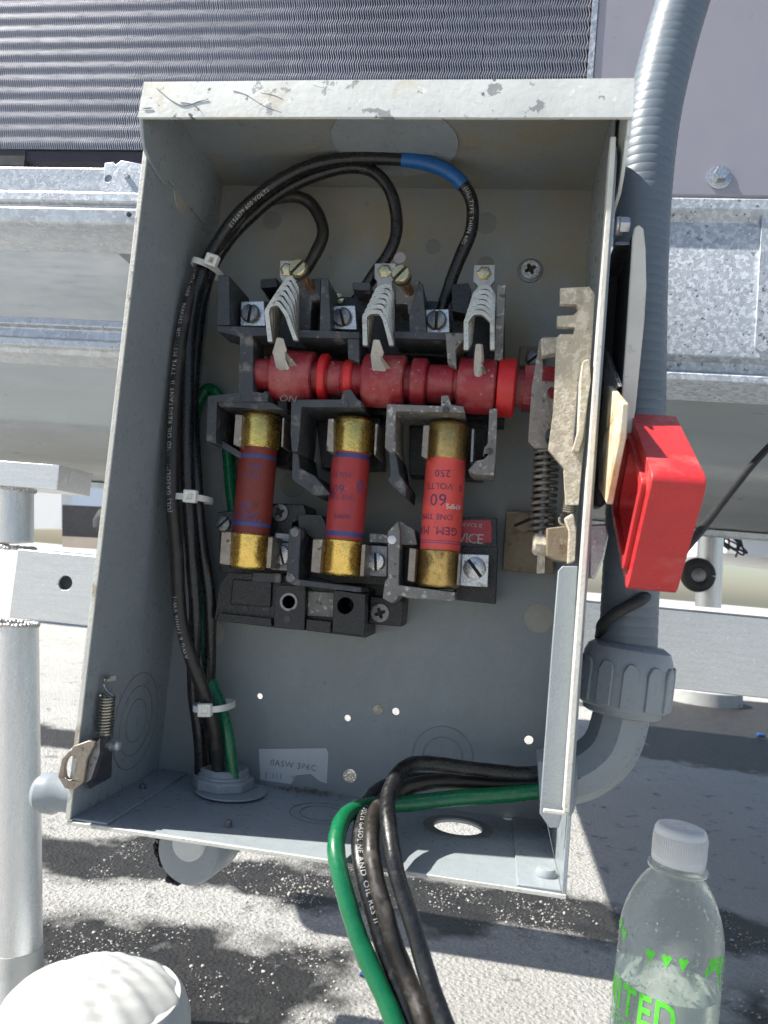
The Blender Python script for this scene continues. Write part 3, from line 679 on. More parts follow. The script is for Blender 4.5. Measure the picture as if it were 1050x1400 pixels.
def scratch(pts, w=.13):
    pp_ = [Vector((HX0+(HX1-HX0)*u, YH+1.6*v**1.3-.22, HZ0+(HZF-HZ0)*v)) for u, v in pts]; c = spline(pp_, 6); mb = MB(); vs_ = []; fs = []
    for i, p in enumerate(c):
        t = i/(len(c)-1); k = w*math.sin(PI*min(1, max(.08, t)))*(.6+.4*random.random()); vs_ += [p+Vector((0, 0, k)), p-Vector((0, 0, k)), p+Vector((0, .3, k)), p+Vector((0, .3, -k))]
    for i in range(len(c)-1):
        a = 4*i; fs += [(a, a+4, a+5, a+1), (a+2, a+3, a+7, a+6), (a, a+2, a+6, a+4), (a+1, a+5, a+7, a+3)]
    return mb.add(vs_, fs).build('scratch', 'score_line', enc, smooth=False)
scratch([(.03, .82), (.07, .45), (.10, .30), (.13, .42), (.15, .48)], .2); scratch([(.09, .40), (.12, .33), (.14, .12)])
scratch([(.20, .72), (.23, .60), (.27, .30), (.31, .12)], .16); scratch([(.26, .66), (.29, .58), (.31, .47)]); scratch([(.37, .86), (.42, .62), (.46, .08)], .2)
scratch([(.01, .22), (.03, .25)], .3)
# ears at the hood ends
ez = P(193, 228, y=4).z
ear = [(YH+1.8, HZF-1.9), (YH+1.8, HZ0), (YH+2.4, ez+10), (YH+6, ez+3), (YH+12, ez), (16, ez-2), (18, c1.z-12), (62, c1.z-12), (66, ez+12), (68, H), (9, H)]  # hidden rear part extended down to block sun through the side slot
MB().prism([Vector((HX0, y, z)) for y, z in ear], (0, 0, 0), (1.4, 0, 0)).build('hood_ear', 'box_paint', enc, bevel=.3)
ez = P(838, 268, y=8).z
ear = [(YH+1.8, HZF-1.9), (YH+1.8, HZ0-6), (YH+5, ez+14), (YH+12, ez+4), (YH+18, ez), (26, ez), (34, ez+12), (36, H), (9, H)]
MB().prism([Vector((HX1, y, z)) for y, z in ear], (-1.4, 0, 0), (0, 0, 0)).build('hood_ear', 'hood_paint', enc, bevel=.3)
# knockout in the ceiling
kc = P(540, 190, z=H); kc.z = H-.9
MB().prism(circ(kc, 29, 'z', 56), (0, 0, -.9), (0, 0, .05)).build('knockout', 'box_paint', enc, bevel=.3)
# round marks on the panels
for px, py, r, m_ in ((372, 301, 5, 'dark_knockout'), (737, 845, 6.8, 'pale_knockout'), (321, 678, 6.5, 'pale_knockout'), (401, 662, 6.8, 'dark_knockout'), (290, 866, 6.3, 'pale_knockout'), (592, 337, 3.8, 'dark_knockout'), (664, 305, 5.5, 'dark_knockout'), (664, 362, 4.2, 'dark_knockout')):
    MB().lathe(P(px, py, D), (0, -1, 0), [(0, r), (.25, r), (.3, r*.9)], 28).build('knockout', m_, enc)
q = P(248, 266, x=0); MB().lathe(q, (1, 0, 0), [(0, 8), (.3, 8), (.35, 7)], 28).build('knockout', 'pale_knockout', enc)
for px, py, r in ((605, 1035, 9.5), (605, 1035, 14.5)):
    c = P(px, py, D); MB().prism(circ(c, r, n=44), (0, -.25, 0), (0, .0, 0), [circ(c, r-.45, n=44)]).build('knockout_score', 'score_line', enc)
for r in (10, 16, 22):
    c = P(186, 985, x=0); MB().prism(circ(c, r, 'x', 44), (-.0, 0, 0), (.25, 0, 0), [circ(c, r-.5, 'x', 44)]).build('knockout_score', 'score_line', enc)
MB().lathe(P(517, 970, D), (0, -1, 0), [(0, 2.6), (.6, 2.4), (.9, 1)], 18).build('rivet', 'lever_dusty', enc)
MB().lathe(P(468, 252, D-1), (0, -1, 0), [(0, 1.8), (1, 1.7), (1.6, .8)], 16).build('rivet', 'rust_plate', enc)
for px, py in ((195, 1077), (312, 1127)):
    q = P(px, py, z=1); MB().lathe(q, (.2, -.2, 1), [(-.5, 1.8), (1.4, 1.5), (2, .6)], 9).build('weld_spot', 'steel_dark', enc)
cross_screw(P(725, 370, D-.3), 4.6, enc, 'steel', .5, h=2.2)
MB().lathe(P(725, 370, D-.1), (0, -1, 0), [(0, 6.2), (.5, 6), (.6, 4)], 28).build('washer', 'steel_dark', enc)
# flange of the right side with its chamfered foot
slab([(763, 781), (769, 774), (790, 774), (784, 900), (769, 1112), (764, 1132), (751, 1132), (738, 1112), (743, 1040), (755, 880)], 0.1, 1.5).build('front_flange', 'box_paint', enc, bevel=.3)
ztp = P(840, 182, y=-6).z; zbt = P(775, 1110, y=-6).z
strip = [(-7, zbt), (-.4, zbt), (-.4, ztp-6), (-2, ztp), (-5.5, ztp-1), (-7, ztp-12)]
MB().prism([Vector((W-2.1, y, z)) for y, z in strip], (0, 0, 0), (2.0, 0, 0)).build('side_plate', 'edge_paint', enc, bevel=.3)
MB().box((W-9, -6, zbt-1.5), (W-.2, -4.6, zbt-.1)).build('side_hook', 'edge_paint', enc, bevel=.3)
for py in (330, ):
    hex_bolt(Vector((W+3.7, 8, P(848, 292, x=W+3.7).z)), 3.4, enc, 'galv', ax=(1, 0, 0), h=4, washer=1.)
# sticker on the back panel
sq = [P(*p, D-.1) for p in ((354, 1024), (446, 1023), (449, 1030), (447, 1071), (437, 1068), (425, 1058), (405, 1060), (398, 1072), (356, 1066))]
st = MB().prism(sq, (0, -.2, 0), (0, .05, 0)).build('worn_sticker', 'sticker_white', enc)
flat_text('0ASW 3P6C', 4.2, P(369, 1046, D-.35), (1, 0, 0), (0, 0, 1), 'print_sticker', st, spacing=1.1)
flat_text('[: 111', 3.4, P(362, 1062, D-.35), (1, 0, 0), (0, 0, 1), 'print_sticker', st, spacing=1.1)
# crumbs of old tape left along the floor joint
cr = MB()
for i in range(60):
    px = random.choice((random.uniform(352, 475), random.uniform(380, 450))); q = P(px, 1083+(px-400)*.14, D-random.uniform(.5, 6)); q.z = .4+abs(random.gauss(0, .8))
    cr.lathe(q, (random.random()-.5, random.random()-.5, 1), [(-.5, .3), (0, random.uniform(.3, .8)), (.4, .2)], 5)
o = cr.build('debris', 'rust_plate', enc); o['kind'] = 'stuff'

# ================================================================== SWITCH
sw = thing('fusible_switch', 'black three pole fuse switch block with red rotor fixed in the grey box', 'switch', P(495, 700, D))
def part(pts, y0, y1, name, m_, holes=(), bevel=.35, parent=None): return slab(pts, y0, y1, holes).build(name, m_, parent or sw, bevel=bevel)
# ---- line side base and barriers
part([(327, 415), (455, 405), (600, 412), (690, 420), (690, 492), (600, 488), (470, 482), (345, 470), (330, 455)], 56, D-.2, 'line_base', 'black_plastic')
part([(298, 376), (313, 376), (314, 444), (297, 445)], 33, 62, 'barrier', 'grey_plastic')
part([(297, 445), (362, 447), (372, 452), (372, 458), (346, 459), (346, 535), (366, 538), (366, 549), (296, 549), (295, 607), (282, 604), (284, 541), (325, 536), (328, 460), (297, 453)], 33, 50, 'pole_frame', 'grey_plastic')
part([(404, 384), (438, 380), (438, 410), (426, 411), (424, 452), (405, 454)], 42, 60, 'barrier_plate', 'grey_plastic')
part([(439, 380), (449, 381), (452, 455), (437, 455)], 34, 60, 'barrier', 'grey_plastic')
part([(406, 451), (492, 454), (492, 463), (406, 461)], 33, 58, 'ledge', 'grey_plastic')
part([(475, 463), (491, 463), (491, 495), (476, 490)], 31, 52, 'ledge_foot', 'grey_plastic')
part([(482, 386), (506, 386), (506, 397), (482, 396)], 42, 60, 'terminal_tab', 'grey_plastic')
part([(541, 384), (572, 383), (573, 400), (571, 432), (558, 430), (557, 416), (541, 415)], 42, 60, 'barrier_plate', 'worn_plastic')
part([(559, 434), (573, 383), (578, 388), (583, 455), (560, 455)], 35, 60, 'barrier', 'grey_plastic')
part([(538, 453), (636, 455), (636, 465), (538, 462)], 33, 58, 'ledge', 'grey_plastic')
part([(609, 455), (636, 455), (636, 462), (623, 478), (624, 502), (612, 496)], 30, 50, 'ledge_foot', 'worn_plastic')
part([(617, 389), (640, 387), (644, 396), (640, 430), (618, 425)], 44, 60, 'barrier_plate', 'black_plastic')
part([(680, 389), (692, 389), (690, 430), (687, 492), (676, 492), (678, 430)], 33, 62, 'barrier', 'worn_plastic')
part([(356, 382), (378, 380), (380, 392), (356, 394)], 46, 60, 'terminal_tab', 'black_plastic')
# terminals with screws
def terminal(pts, sc, r, y0, ang, m_='steel', sm='steel_dark', slot=.16):
    t = part(pts, y0, y0+9, 'terminal', m_, bevel=.4)
    slot_screw(P(sc[0], sc[1], y0-.2), r, t, sm, ang, h=1.8, slot=slot); return t
terminal([(329, 412), (361, 411), (363, 446), (328, 446)], (343, 429), 4.4, 44, 1.5)
terminal([(453, 418), (486, 417), (488, 451), (452, 450)], (468, 434), 4.4, 44, 1.9)
terminal([(581, 423), (614, 422), (615, 455), (580, 456)], (597, 438), 4.5, 44, 1.6)
slot_screw(P(464, 409, 56), 2.6, sw, 'zinc_yellow', .3, h=1.2)
# jaws
def jaw(front, step, plate, riv, label=None):
    j = part(plate, 47, 49, 'jaw', 'jaw_plate', bevel=.2)
    for k in range(6):
        y0 = 25+k*3.3; sx_, sr_, sy_ = step
        pts = []
        l0, l1, t0, t1, r1, r0 = front
        out = [(l0[0]+k*1.0, l0[1]-k*1.5), (l1[0]+k*sx_, l1[1]-k*sy_), (t0[0]+k*sx_, t0[1]-k*sy_), (t1[0]+k*(sx_+sr_)/2, t1[1]-k*sy_), (r1[0]+k*sr_, r1[1]-k*sy_), (r0[0]+k*.4, r0[1]-k*1.5)]
        tk = 5.
        inn = [(out[5][0]-tk-1, out[5][1]), (out[4][0]-tk, out[4][1]+3), (out[3][0]-1.5, out[3][1]+tk+1), (out[2][0]+1.5, out[2][1]+tk+1), (out[1][0]+tk+1.5, out[1][1]+4), (out[0][0]+tk+1.5, out[0][1])]
        o3 = [P(x, y, y0) for x, y in out]; i3 = [P(x, y, y0) for x, y in inn]
        o3 = [o3[0]]+rounded([o3[0]]+o3[1:5]+[o3[5]], 1.6, 3)[4:-4]+[o3[5]]; i3 = [i3[0]]+rounded([i3[0]]+i3[1:5]+[i3[5]], 1.0, 3)[4:-4]+[i3[5]]
        MB().prism(o3+i3, (0, 0, 0), (0, 2.3, 0)).build('jaw_leaf', 'jaw_metal', j, bevel=.35)
    MB().lathe(P(riv[0], riv[1], 47), (0, -1, 0), [(0, 3.3), (.7, 3.3), (1.3, 2.4), (1.5, .8)], 6, start=.2).build('rivet', 'zinc_yellow', j, angle=20)
    return j
jaw(((366, 467), (361, 424), (368, 413), (381, 411), (394, 428), (407, 465)), (4.6, 3.0, 6.9), [(383, 356), (410, 356), (410, 378), (405, 384), (406, 397), (384, 396), (386, 384), (382, 378)], (393, 369))
jaw(((496, 472), (495, 429), (506, 423), (520, 423), (528, 434), (538, 472)), (3.5, 2.1, 7.0), [(512, 360), (541, 360), (541, 379), (536, 385), (537, 398), (515, 397), (516, 385), (512, 380)], (526, 371))
jaw(((634, 478), (634, 436), (646, 424), (661, 424), (675, 437), (676, 478)), (2.3, .6, 7.0), [(648, 362), (677, 362), (676, 384), (671, 390), (672, 402), (652, 400), (653, 390), (647, 385)], (662, 374))
# leaning brass screws
for (hx, hy, tx, ty) in ((409, 369, 428, 397), (549, 377, 562, 403)):
    a = P(hx, hy, 33); b_ = P(tx, ty, 44); ax = (a-b_).normalized()
    s_ = slot_screw(a, 4.3, sw, 'zinc_yellow', .9, ax=(ax*.6+Vector((0, -.8, 0))).normalized(), h=2.6, slot=.18)
    MB().tube([a.lerp(b_, .12), b_], 2.1, 16).build('shank', 'copper_zinc', s_)
# ---- rotor
A0 = P(352, 512, 42); A1 = P(757, 534, 42); axr = (A1-A0); LR = axr.length; axr.normalize()
def rx(px):
    q = P(px, 520, 34); return (q.x-A0.x)/(A1.x-A0.x)*LR
prof_m = []
rot = MB()
rot.lathe(A0, axr, [(0, 7.4), (rx(757), 8.2)], 40)
sh = rot.build('rotor', 'rotor_red', sw, angle=40)
def drum(p0, p1, r, m_='rotor_red', name='drum'):
    a, b_ = rx(p0), rx(p1); o = MB().lathe(A0, axr, [(a, r*.86), (a+.3, r-.5), (a+1, r), (b_-1, r), (b_-.3, r-.5), (b_, r*.86)], 56).build(name, m_, sh, angle=30); return o
drum(367, 424, 11.6); drum(432, 444, 11., 'rotor_clean', 'collar'); drum(466, 480, 8.9, 'rotor_clean', 'collar'); drum(444, 466, 8.0, name='sleeve')
drum(493, 552, 11.9); drum(560, 582, 11.0, name='collar'); drum(582, 621, 8.6, name='sleeve'); drum(625, 679, 12.2); drum(680, 706, 13., 'rotor_clean', 'collar')
MB().box((A1.x-13, 34, A1.z-8.5), (A1.x+3, 50, A1.z+8.5)).build('square_shaft', 'rotor_red', sh, bevel=.5)
# blades
def blade(slot, leaf, back):
    y = 30.6
    s_ = slab([(slot[0], slot[1]+2), (slot[0]+2, slot[1]+.5), (slot[2]-2, slot[1]+1.5), (slot[2], slot[1]+3), (slot[2], slot[3]-.5), (slot[0], slot[3]-1.5)], y, y+6).build('slot', 'recess_shade', sh)  # dark slab on the drum, painted shade of the blade slot
    lf = [P(*p[:2], p[2]) for p in leaf]; MB().prism(lf, (0, 0, 0), (1.3, .9, .2)).build('blade', 'jaw_plate', sh, bevel=.3)
    lf = [P(*p[:2], p[2]) for p in back]; MB().prism(lf, (0, 0, 0), (.6, 1.4, .2)).build('blade', 'clip_metal', sh, bevel=.3)
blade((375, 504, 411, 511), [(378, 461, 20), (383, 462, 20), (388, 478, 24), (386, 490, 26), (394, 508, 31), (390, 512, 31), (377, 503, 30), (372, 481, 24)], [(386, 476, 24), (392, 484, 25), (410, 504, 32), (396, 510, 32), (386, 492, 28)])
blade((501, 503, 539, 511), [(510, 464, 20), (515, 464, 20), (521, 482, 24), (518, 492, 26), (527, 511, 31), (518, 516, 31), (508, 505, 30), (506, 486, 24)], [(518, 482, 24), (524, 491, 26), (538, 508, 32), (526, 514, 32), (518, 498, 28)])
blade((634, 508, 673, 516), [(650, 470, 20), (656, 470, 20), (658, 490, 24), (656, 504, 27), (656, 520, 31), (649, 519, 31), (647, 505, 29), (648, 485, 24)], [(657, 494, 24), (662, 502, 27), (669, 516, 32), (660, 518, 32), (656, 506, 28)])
flat_text('ON', 5.0, P(381, 549, 30.2), (1, 0, .0), (0, .45, 1), 'clip_metal', sw, off=.3)
# ---- fuse carriers, upper clips
part([(366, 549), (375, 552), (388, 560), (300, 556), (296, 549)], 34, 60, 'carrier_top', 'grey_plastic')
part([(295, 552), (299, 552), (300, 600), (332, 620), (330, 628), (295, 608)], 41, 70, 'carrier_wall', 'grey_plastic')
part([(469, 534), (480, 532), (488, 545), (494, 548), (495, 557), (412, 556), (409, 600), (407, 616), (399, 618), (397, 590), (398, 546), (466, 546)], 31, 62, 'carrier', 'grey_plastic')
part([(400, 619), (407, 616), (410, 640), (430, 650), (452, 676), (430, 678), (408, 662), (399, 655)], 38, 74, 'carrier_foot', 'grey_plastic')
part([(603, 541), (613, 540), (617, 553), (634, 556), (636, 564), (541, 562), (540, 600), (542, 617), (533, 619), (526, 612), (529, 552), (603, 555)], 29, 60, 'carrier', 'worn_plastic')
part([(532, 619), (541, 617), (546, 648), (556, 664), (554, 680), (536, 664), (530, 656), (534, 650)], 33, 72, 'carrier_foot', 'grey_plastic')
part([(669, 559), (680, 558), (678, 628), (676, 650), (648, 649), (640, 643), (651, 630), (660, 628), (662, 612), (667, 606)], 31, 50, 'carrier_arm', 'worn_plastic', holes=())
MB().lathe(P(669, 617, 31), (0, -1, 0), [(0, 1.5), (.4, 1.4), (.5, .9)], 16).build('moulding_mark', 'grey_plastic', sw)
for px, py, y0 in ((610, 560, 29), (472, 552, 31), (325, 543, 33), (362, 541, 33)):
    MB().lathe(P(px, py, y0), (0, -1, 0), [(0, 1.6), (.35, 1.5), (.4, 1)], 16).build('moulding_mark', 'grey_plastic', sw)
# floor plates behind the upper clips
part([(320, 560), (395, 562), (395, 640), (322, 625)], 66, D-.2, 'carrier_back', 'black_plastic')
part([(430, 560), (520, 562), (522, 640), (440, 640)], 66, D-.2, 'carrier_back', 'black_plastic')
part([(560, 565), (668, 566), (660, 655), (560, 650)], 66, D-.2, 'carrier_back', 'black_plastic')
part([(392, 545), (530, 545), (640, 556), (690, 560), (690, 575), (392, 560)], 58, D-.2, 'cross_bar', 'black_plastic')
def clip(pts, y0=34, y1=56, m_='clip_metal'): return part(pts, y0, y1, 'fuse_clip', m_, bevel=.3)
clip([(322, 566), (331, 567), (329, 611), (319, 608)]); clip([(386, 571), (389, 571), (387, 611), (384, 611)])
clip([(449, 572), (456, 572), (456, 619), (446, 616)]); clip([(513, 579), (517, 579), (514, 622), (511, 622)])
clip([(579, 581), (587, 581), (584, 627), (576, 624)]); clip([(645, 586), (649, 586), (647, 632), (643, 632)], m_='steel_dark')
clip([(303, 727), (316, 727), (314, 773), (300, 771)]); clip([(367, 734), (373, 734), (370, 777), (364, 777)])
clip([(428, 737), (441, 737), (437, 784), (425, 782)]); clip([(495, 744), (500, 744), (497, 788), (492, 788)])
clip([(560, 749), (569, 750), (566, 796), (557, 794)]); clip([(627, 757), (631, 757), (628, 801), (624, 800)], m_='steel_dark')
# ---- load side
part([(312, 783), (375, 786), (428, 790), (500, 806), (500, 872), (418, 862), (375, 858), (293, 848), (300, 800)], 52, D-.2, 'load_base', 'black_plastic', holes=((395, 823, 3.3), (472, 828, 3.6)))
part([(376, 800), (418, 800), (416, 862), (374, 858)], 46, 52, 'load_block', 'black_plastic', holes=((395, 823, 3.0),))
part([(456, 806), (500, 812), (498, 870), (454, 864)], 44, 52, 'load_block', 'black_plastic', holes=((472, 828, 3.6),))
part([(421, 808), (458, 810), (456, 844), (420, 842)], 50, 52, 'nut_plate', 'worn_plastic')
MB().prism(circ(P(395, 823, 46), 4.1), (0, -.5, 0), (0, 0, 0), [circ(P(395, 823, 46), 3.)]).build('rim', 'steel_dark', sw)
part([(298, 700), (320, 698), (318, 730), (300, 730)], 56, 62, 'ear', 'black_plastic')
slot_screw(P(305, 716, 55.6), 3.6, sw, 'steel_dark', .8, h=1.2)
part([(300, 730), (400, 738), (400, 792), (300, 782)], 60, D-.2, 'load_bed', 'black_plastic')
part([(425, 738), (534, 745), (534, 800), (420, 795)], 60, D-.2, 'load_bed', 'black_plastic')
part([(545, 745), (622, 745), (622, 806), (545, 804)], 60, D-.2, 'load_bed', 'black_plastic')
part([(368, 688), (416, 690), (420, 706), (400, 715), (398, 736), (366, 732)], 58, D-.2, 'ear', 'black_plastic')
cross_screw(P(383, 701, 57.8), 4., sw, 'steel_dark', .5, h=1.4)
part([(376, 728), (397, 730), (397, 741), (374, 740)], 50, 60, 'terminal_tab', 'steel_dark')
terminal([(373, 741), (398, 742), (397, 781), (370, 779)], (386, 759), 4.2, 49, 1.9, 'steel_dark', 'steel', .13)
part([(406, 703), (440, 704), (446, 716), (446, 740), (430, 738), (408, 722)], 50, 66, 'load_wall', 'black_plastic')
part([(395, 724), (403, 719), (412, 724), (408, 792), (494, 803), (494, 810), (401, 800), (391, 794)], 40, 60, 'pole_frame', 'grey_plastic')
for px, py in ((403, 728), (397, 790)):
    MB().lathe(P(px, py, 40), (0, -1, 0), [(0, 2.0), (.4, 1.9), (.5, 1.2)], 16).build('moulding_mark', 'worn_plastic', sw)
part([(505, 729), (531, 731), (531, 743), (505, 741)], 48, 60, 'terminal_tab', 'worn_plastic')
terminal([(499, 745), (530, 746), (529, 789), (496, 787)], (514, 768), 4.2, 49, 1.7, 'steel_dark', 'steel')
part([(506, 815), (552, 822), (549, 857), (504, 853)], 60, D-.2, 'ear', 'black_plastic')
cross_screw(P(520, 838, 59.8), 4.2, sw, 'steel_dark', .4, h=1.4)
part([(530, 727), (544, 712), (547, 728), (545, 800), (622, 810), (622, 822), (560, 818), (546, 814), (536, 825), (523, 818), (526, 795), (530, 790)], 38, 60, 'pole_frame', 'worn_plastic')
MB().lathe(P(536, 738, 38), (0, -1, 0), [(0, 2.0), (.4, 1.9), (.5, 1.2)], 16).build('moulding_mark', 'steel', sw)
part([(546, 712), (566, 724), (570, 745), (548, 745)], 44, 64, 'load_wall', 'worn_plastic')
part([(622, 742), (670, 740), (681, 748), (678, 826), (620, 820)], 58, D-.2, 'load_base', 'black_plastic')
terminal([(631, 757), (669, 758), (667, 803), (628, 801)], (649, 777), 4.9, 48, -.85, 'steel', 'steel', .15)
part([(318, 792), (372, 795), (370, 830), (314, 826)], 50.5, 52, 'raised_panel', 'black_plastic', bevel=.5)
part([(345, 783), (385, 784), (384, 797), (343, 795)], 49, 54, 'catch', 'grey_plastic', bevel=.6)
part([(418, 846), (454, 850), (452, 866), (417, 862)], 47, 52, 'rib', 'black_plastic', bevel=.5)
part([(298, 838), (372, 846), (372, 857), (295, 848)], 49, 52, 'rib', 'black_plastic', bevel=.5)
for px, py in ((335, 833), (365, 832), (393, 846)):
    MB().lathe(P(px, py, 46 if px > 380 else 52), (0, -1, 0), [(0, 1.7), (.4, 1.6), (.5, 1.1)], 16).build('moulding_mark', 'grey_plastic', sw)
# ---- red caution sticker on the back
rs = thing('caution_sticker', 'small torn red sticker reading DEVICE half hidden behind the right fuse', 'sticker', P(650, 740, 62))
part_ = slab([(622, 711), (671, 711), (672, 722), (672, 742), (622, 742)], 57, 57.3).build('film', 'sticker_red', rs)
flat_text('DEVICE IS', 2.4, P(628, 719, 56.9), (1, 0, 0), (0, 0, 1), 'print_white', part_)
flat_text('VICE', 6.4, P(625, 741, 56.9), (.97, 0, 0), (0, 0, 1), 'print_white', part_, spacing=.85)
part([(617, 706), (680, 708), (680, 748), (617, 748)], 57.6, D-.2, 'label_block', 'black_plastic')

# ================================================================== FUSES
def fuse(x0, y0, x1, y1, label, body, bands, capm, r=9.2, texts=()):
    a = P(x0, y0, 47); b_ = P(x1, y1, 47); ax = (a-b_); L = ax.length; ax.normalize()
    t = thing('cartridge_fuse', label, 'fuse', b_, 'cartridge fuses in the switch')
    cap = L*.225
    MB().lathe(b_, ax, [(cap-2, r-.55), (L-cap+2, r-.55)], 48).build('body', body, t)
    for s_, e_, o1, o2 in ((0, cap, 0, 1), (L-cap, L, 1, 0)):
        pr = [(s_+.0, r*.86), (s_+.9, r*.97), (s_+1.6, r), (e_-.6, r), (e_, r-.5)] if o2 else [(s_, r-.5), (s_+.6, r), (e_-1.6, r), (e_-.9, r*.97), (e_, r*.86)]
        MB().lathe(b_, ax, pr, 48).build('end_cap', capm, t)
    for lo, hi in bands:
        MB().lathe(b_, ax, [(L*lo, r-.5), (L*hi, r-.5)], 48).build('band', 'fuse_blue', t)
    # print, upside down as on the fuse; u runs along the girth
    D0 = Vector((.0, -1, 0)); D0 = (D0-ax*D0.dot(ax)).normalized(); Wv = ax.cross(D0)
    for s, size, along, ang, rotd, ink in texts:
        v, f = text_tris(s, size, cut=.8, spacing=1.05); out = []
        for x, y, z in v:
            if rotd == 180: g_, h_2 = -x, -y
            else: g_, h_2 = (y, -x)
            q = ang+g_/(r-.5)
            out.append(b_+ax*(L*along+h_2)+(D0*math.cos(q)-Wv*math.sin(q)*-1)*(r-.5+.08))
        MB().add(out, f).build('print', ink, t, smooth=False)
    return t
fuse(358, 567, 339, 778, 'left fuse with dull dark red sleeve and bright brass caps', 'fuse_dark', ((.27, .295), (.70, .725)), 'brass',
     texts=(('ONE TIME', 3.4, .36, .55, 180, 'fuse_blue'), ('60', 5, .42, .2, 180, 'fuse_blue'), ('RENEWAL', 3.2, .32, .75, 180, 'fuse_blue'), ('250 V', 3.2, .60, .5, 180, 'fuse_blue'), ('AMP', 3., .66, .6, 180, 'fuse_blue')))
fuse(485, 573, 466, 787, 'middle fuse with red sleeve and two blue bands', 'fuse_red', ((.245, .275), (.735, .765)), 'brass',
     texts=(('0', 8, .60, 1.05, 180, 'fuse_blue'), ('VOLTS', 3.2, .64, .3, 180, 'fuse_ink'), ('ONE TIME', 3, .50, .6, 180, 'fuse_ink'), ('60', 6, .56, .0, 180, 'fuse_ink'), ('AMPS', 3, .38, .4, 180, 'fuse_ink')))
fuse(613, 580, 598, 803, 'right fuse with bright pink red sleeve and upside down 60 printed on it', 'fuse_pink', ((.262, .266), (.275, .279)), 'brass_dull', r=9.5,
     texts=(('GEM. MA', 5.0, .36, .95, 180, 'fuse_ink'), ('ONE TIME', 3.5, .435, .6, 180, 'fuse_ink'), ('60', 7.6, .555, .25, 180, 'fuse_ink'), ('VOLTS', 4., .62, .5, 180, 'fuse_ink'), ('0', 4.2, .62, 1.1, 180, 'fuse_ink'), ('AMPS', 3.2, .50, 1.1, 180, 'tie_white'), ('250', 4.6, .70, .35, 180, 'fuse_ink')))

# ================================================================== OPERATING MECHANISM
mech = thing('operating_mechanism', 'dusty tan operating mechanism with springs along the right inside wall', 'mechanism', P(770, 780, 20))
def mp(pts, y0, y1, name, m_='lever_dusty', holes=(), bevel=.5, parent=None): return slab(pts, y0, y1, holes).build(name, m_, parent or mech, bevel=bevel)
mp([(766, 394), (806, 392), (813, 402), (811, 440), (800, 600), (795, 640), (791, 690), (774, 690), (772, 660), (771, 640), (750, 615), (757, 560), (761, 462), (766, 457), (784, 457), (786, 447), (762, 446), (762, 432), (784, 431), (791, 424), (788, 416), (766, 415)], 2, 5, 'slide_plate')
mp([(737, 465), (745, 460), (765, 461), (765, 486), (746, 486), (742, 488), (741, 521), (762, 522), (762, 613), (731, 613), (722, 604), (727, 530), (735, 482)], 16, 18.5, 'crank_plate', 'clip_metal', holes=((754, 597, 2.6, 3.6), (755, 537, 2., 2.4)))
mp([(740, 462), (764, 460), (763, 482), (741, 486)], 10, 16, 'crank_tab', 'lever_dusty')
mp([(797, 493), (806, 490), (808, 520), (804, 545), (797, 600), (791, 618), (783, 615), (790, 590), (793, 520)], -3.5, 2, 'hook_blade', 'lever_dusty')
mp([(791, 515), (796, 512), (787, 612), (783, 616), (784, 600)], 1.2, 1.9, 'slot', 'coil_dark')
def spring(a, b_, r, wr, turns, m_, parent, name='spring', seg=8, ppt=18):
    a = Vector(a); b_ = Vector(b_); ax = (b_-a); L = ax.length; ax.normalize(); u = ax.orthogonal().normalized(); w = ax.cross(u); n = int(turns*ppt); pts = []
    for i in range(n+1):
        q = 2*PI*i/ppt; pts.append(a+ax*(L*i/n)+(u*math.cos(q)+w*math.sin(q))*r)
    return MB().tube(pts, wr, seg).build(name, m_, parent)
spring(P(748, 610, 26), P(741, 728, 26), 4.6, .85, 13.5, 'spring_dark', mech)
MB().cyl(P(748, 600, 26), P(739, 780, 26), 2.0, 16).build('spring_rod', 'steel_dark', mech)
spring(P(779, 682, 12), P(776, 700, 12), 2.6, .5, 6, 'spring_bright', mech, ppt=14)
MB().tube(spline(pp([(776, 700, 12), (768, 704, 11), (765, 712, 10), (770, 718, 10), (779, 714, 11)]), 6), .6, 8).build('spring_hook', 'spring_bright', mech)
mp([(747, 722), (772, 719), (787, 726), (789, 742), (779, 770), (757, 766), (747, 760)], 8, 22, 'lower_bracket', 'rust_plate')
mp([(772, 708), (784, 701), (788, 722), (786, 768), (776, 772), (778, 726)], 5, 12, 'bracket_arm', 'lever_dusty')
MB().lathe(P(728, 744, 14), (1, 0, 0), [(0, 3.2), (1, 4.2), (6, 4.2), (6.4, 3)], 8).build('bolt', 'lever_dusty', mech)
mp([(735, 757), (746, 757), (745, 784), (734, 784)], 17, 21, 'rod_end', 'lever_dusty')
bp = mp([(692, 698), (757, 700), (757, 785), (687, 780)], 74, 78, 'mounting_plate', 'rust_plate')
slot_screw(P(715, 714, 73.6), 4.6, bp, 'rust_plate', .5, h=1.6)
bp = mp([(711, 473), (745, 474), (745, 502), (709, 500)], 74, 78, 'mounting_plate', 'rust_plate')
slot_screw(P(731, 490, 73.6), 4.2, bp, 'steel_dark', .7, h=1.6)

# ================================================================== HANDLE
XL = 204.
hd = thing('red_lever', 'red plastic loop handle on a cream lever outside the right wall', 'handle', P(850, 690, x=XL))
q4 = [P(861, 560, x=XL), P(893, 652, x=XL), P(857, 812, x=XL), P(836, 700, x=XL)]
cen = sum(q4, Vector())/4
outer = rounded(q4, 6); inner = rounded([cen+(p-cen)*.56 for p in q4], 5)
WH = 16.5
MB().prism(outer, (0, 0, 0), (WH, 0, 0), [inner]).build('grip', 'handle_red', hd, bevel=1.3)
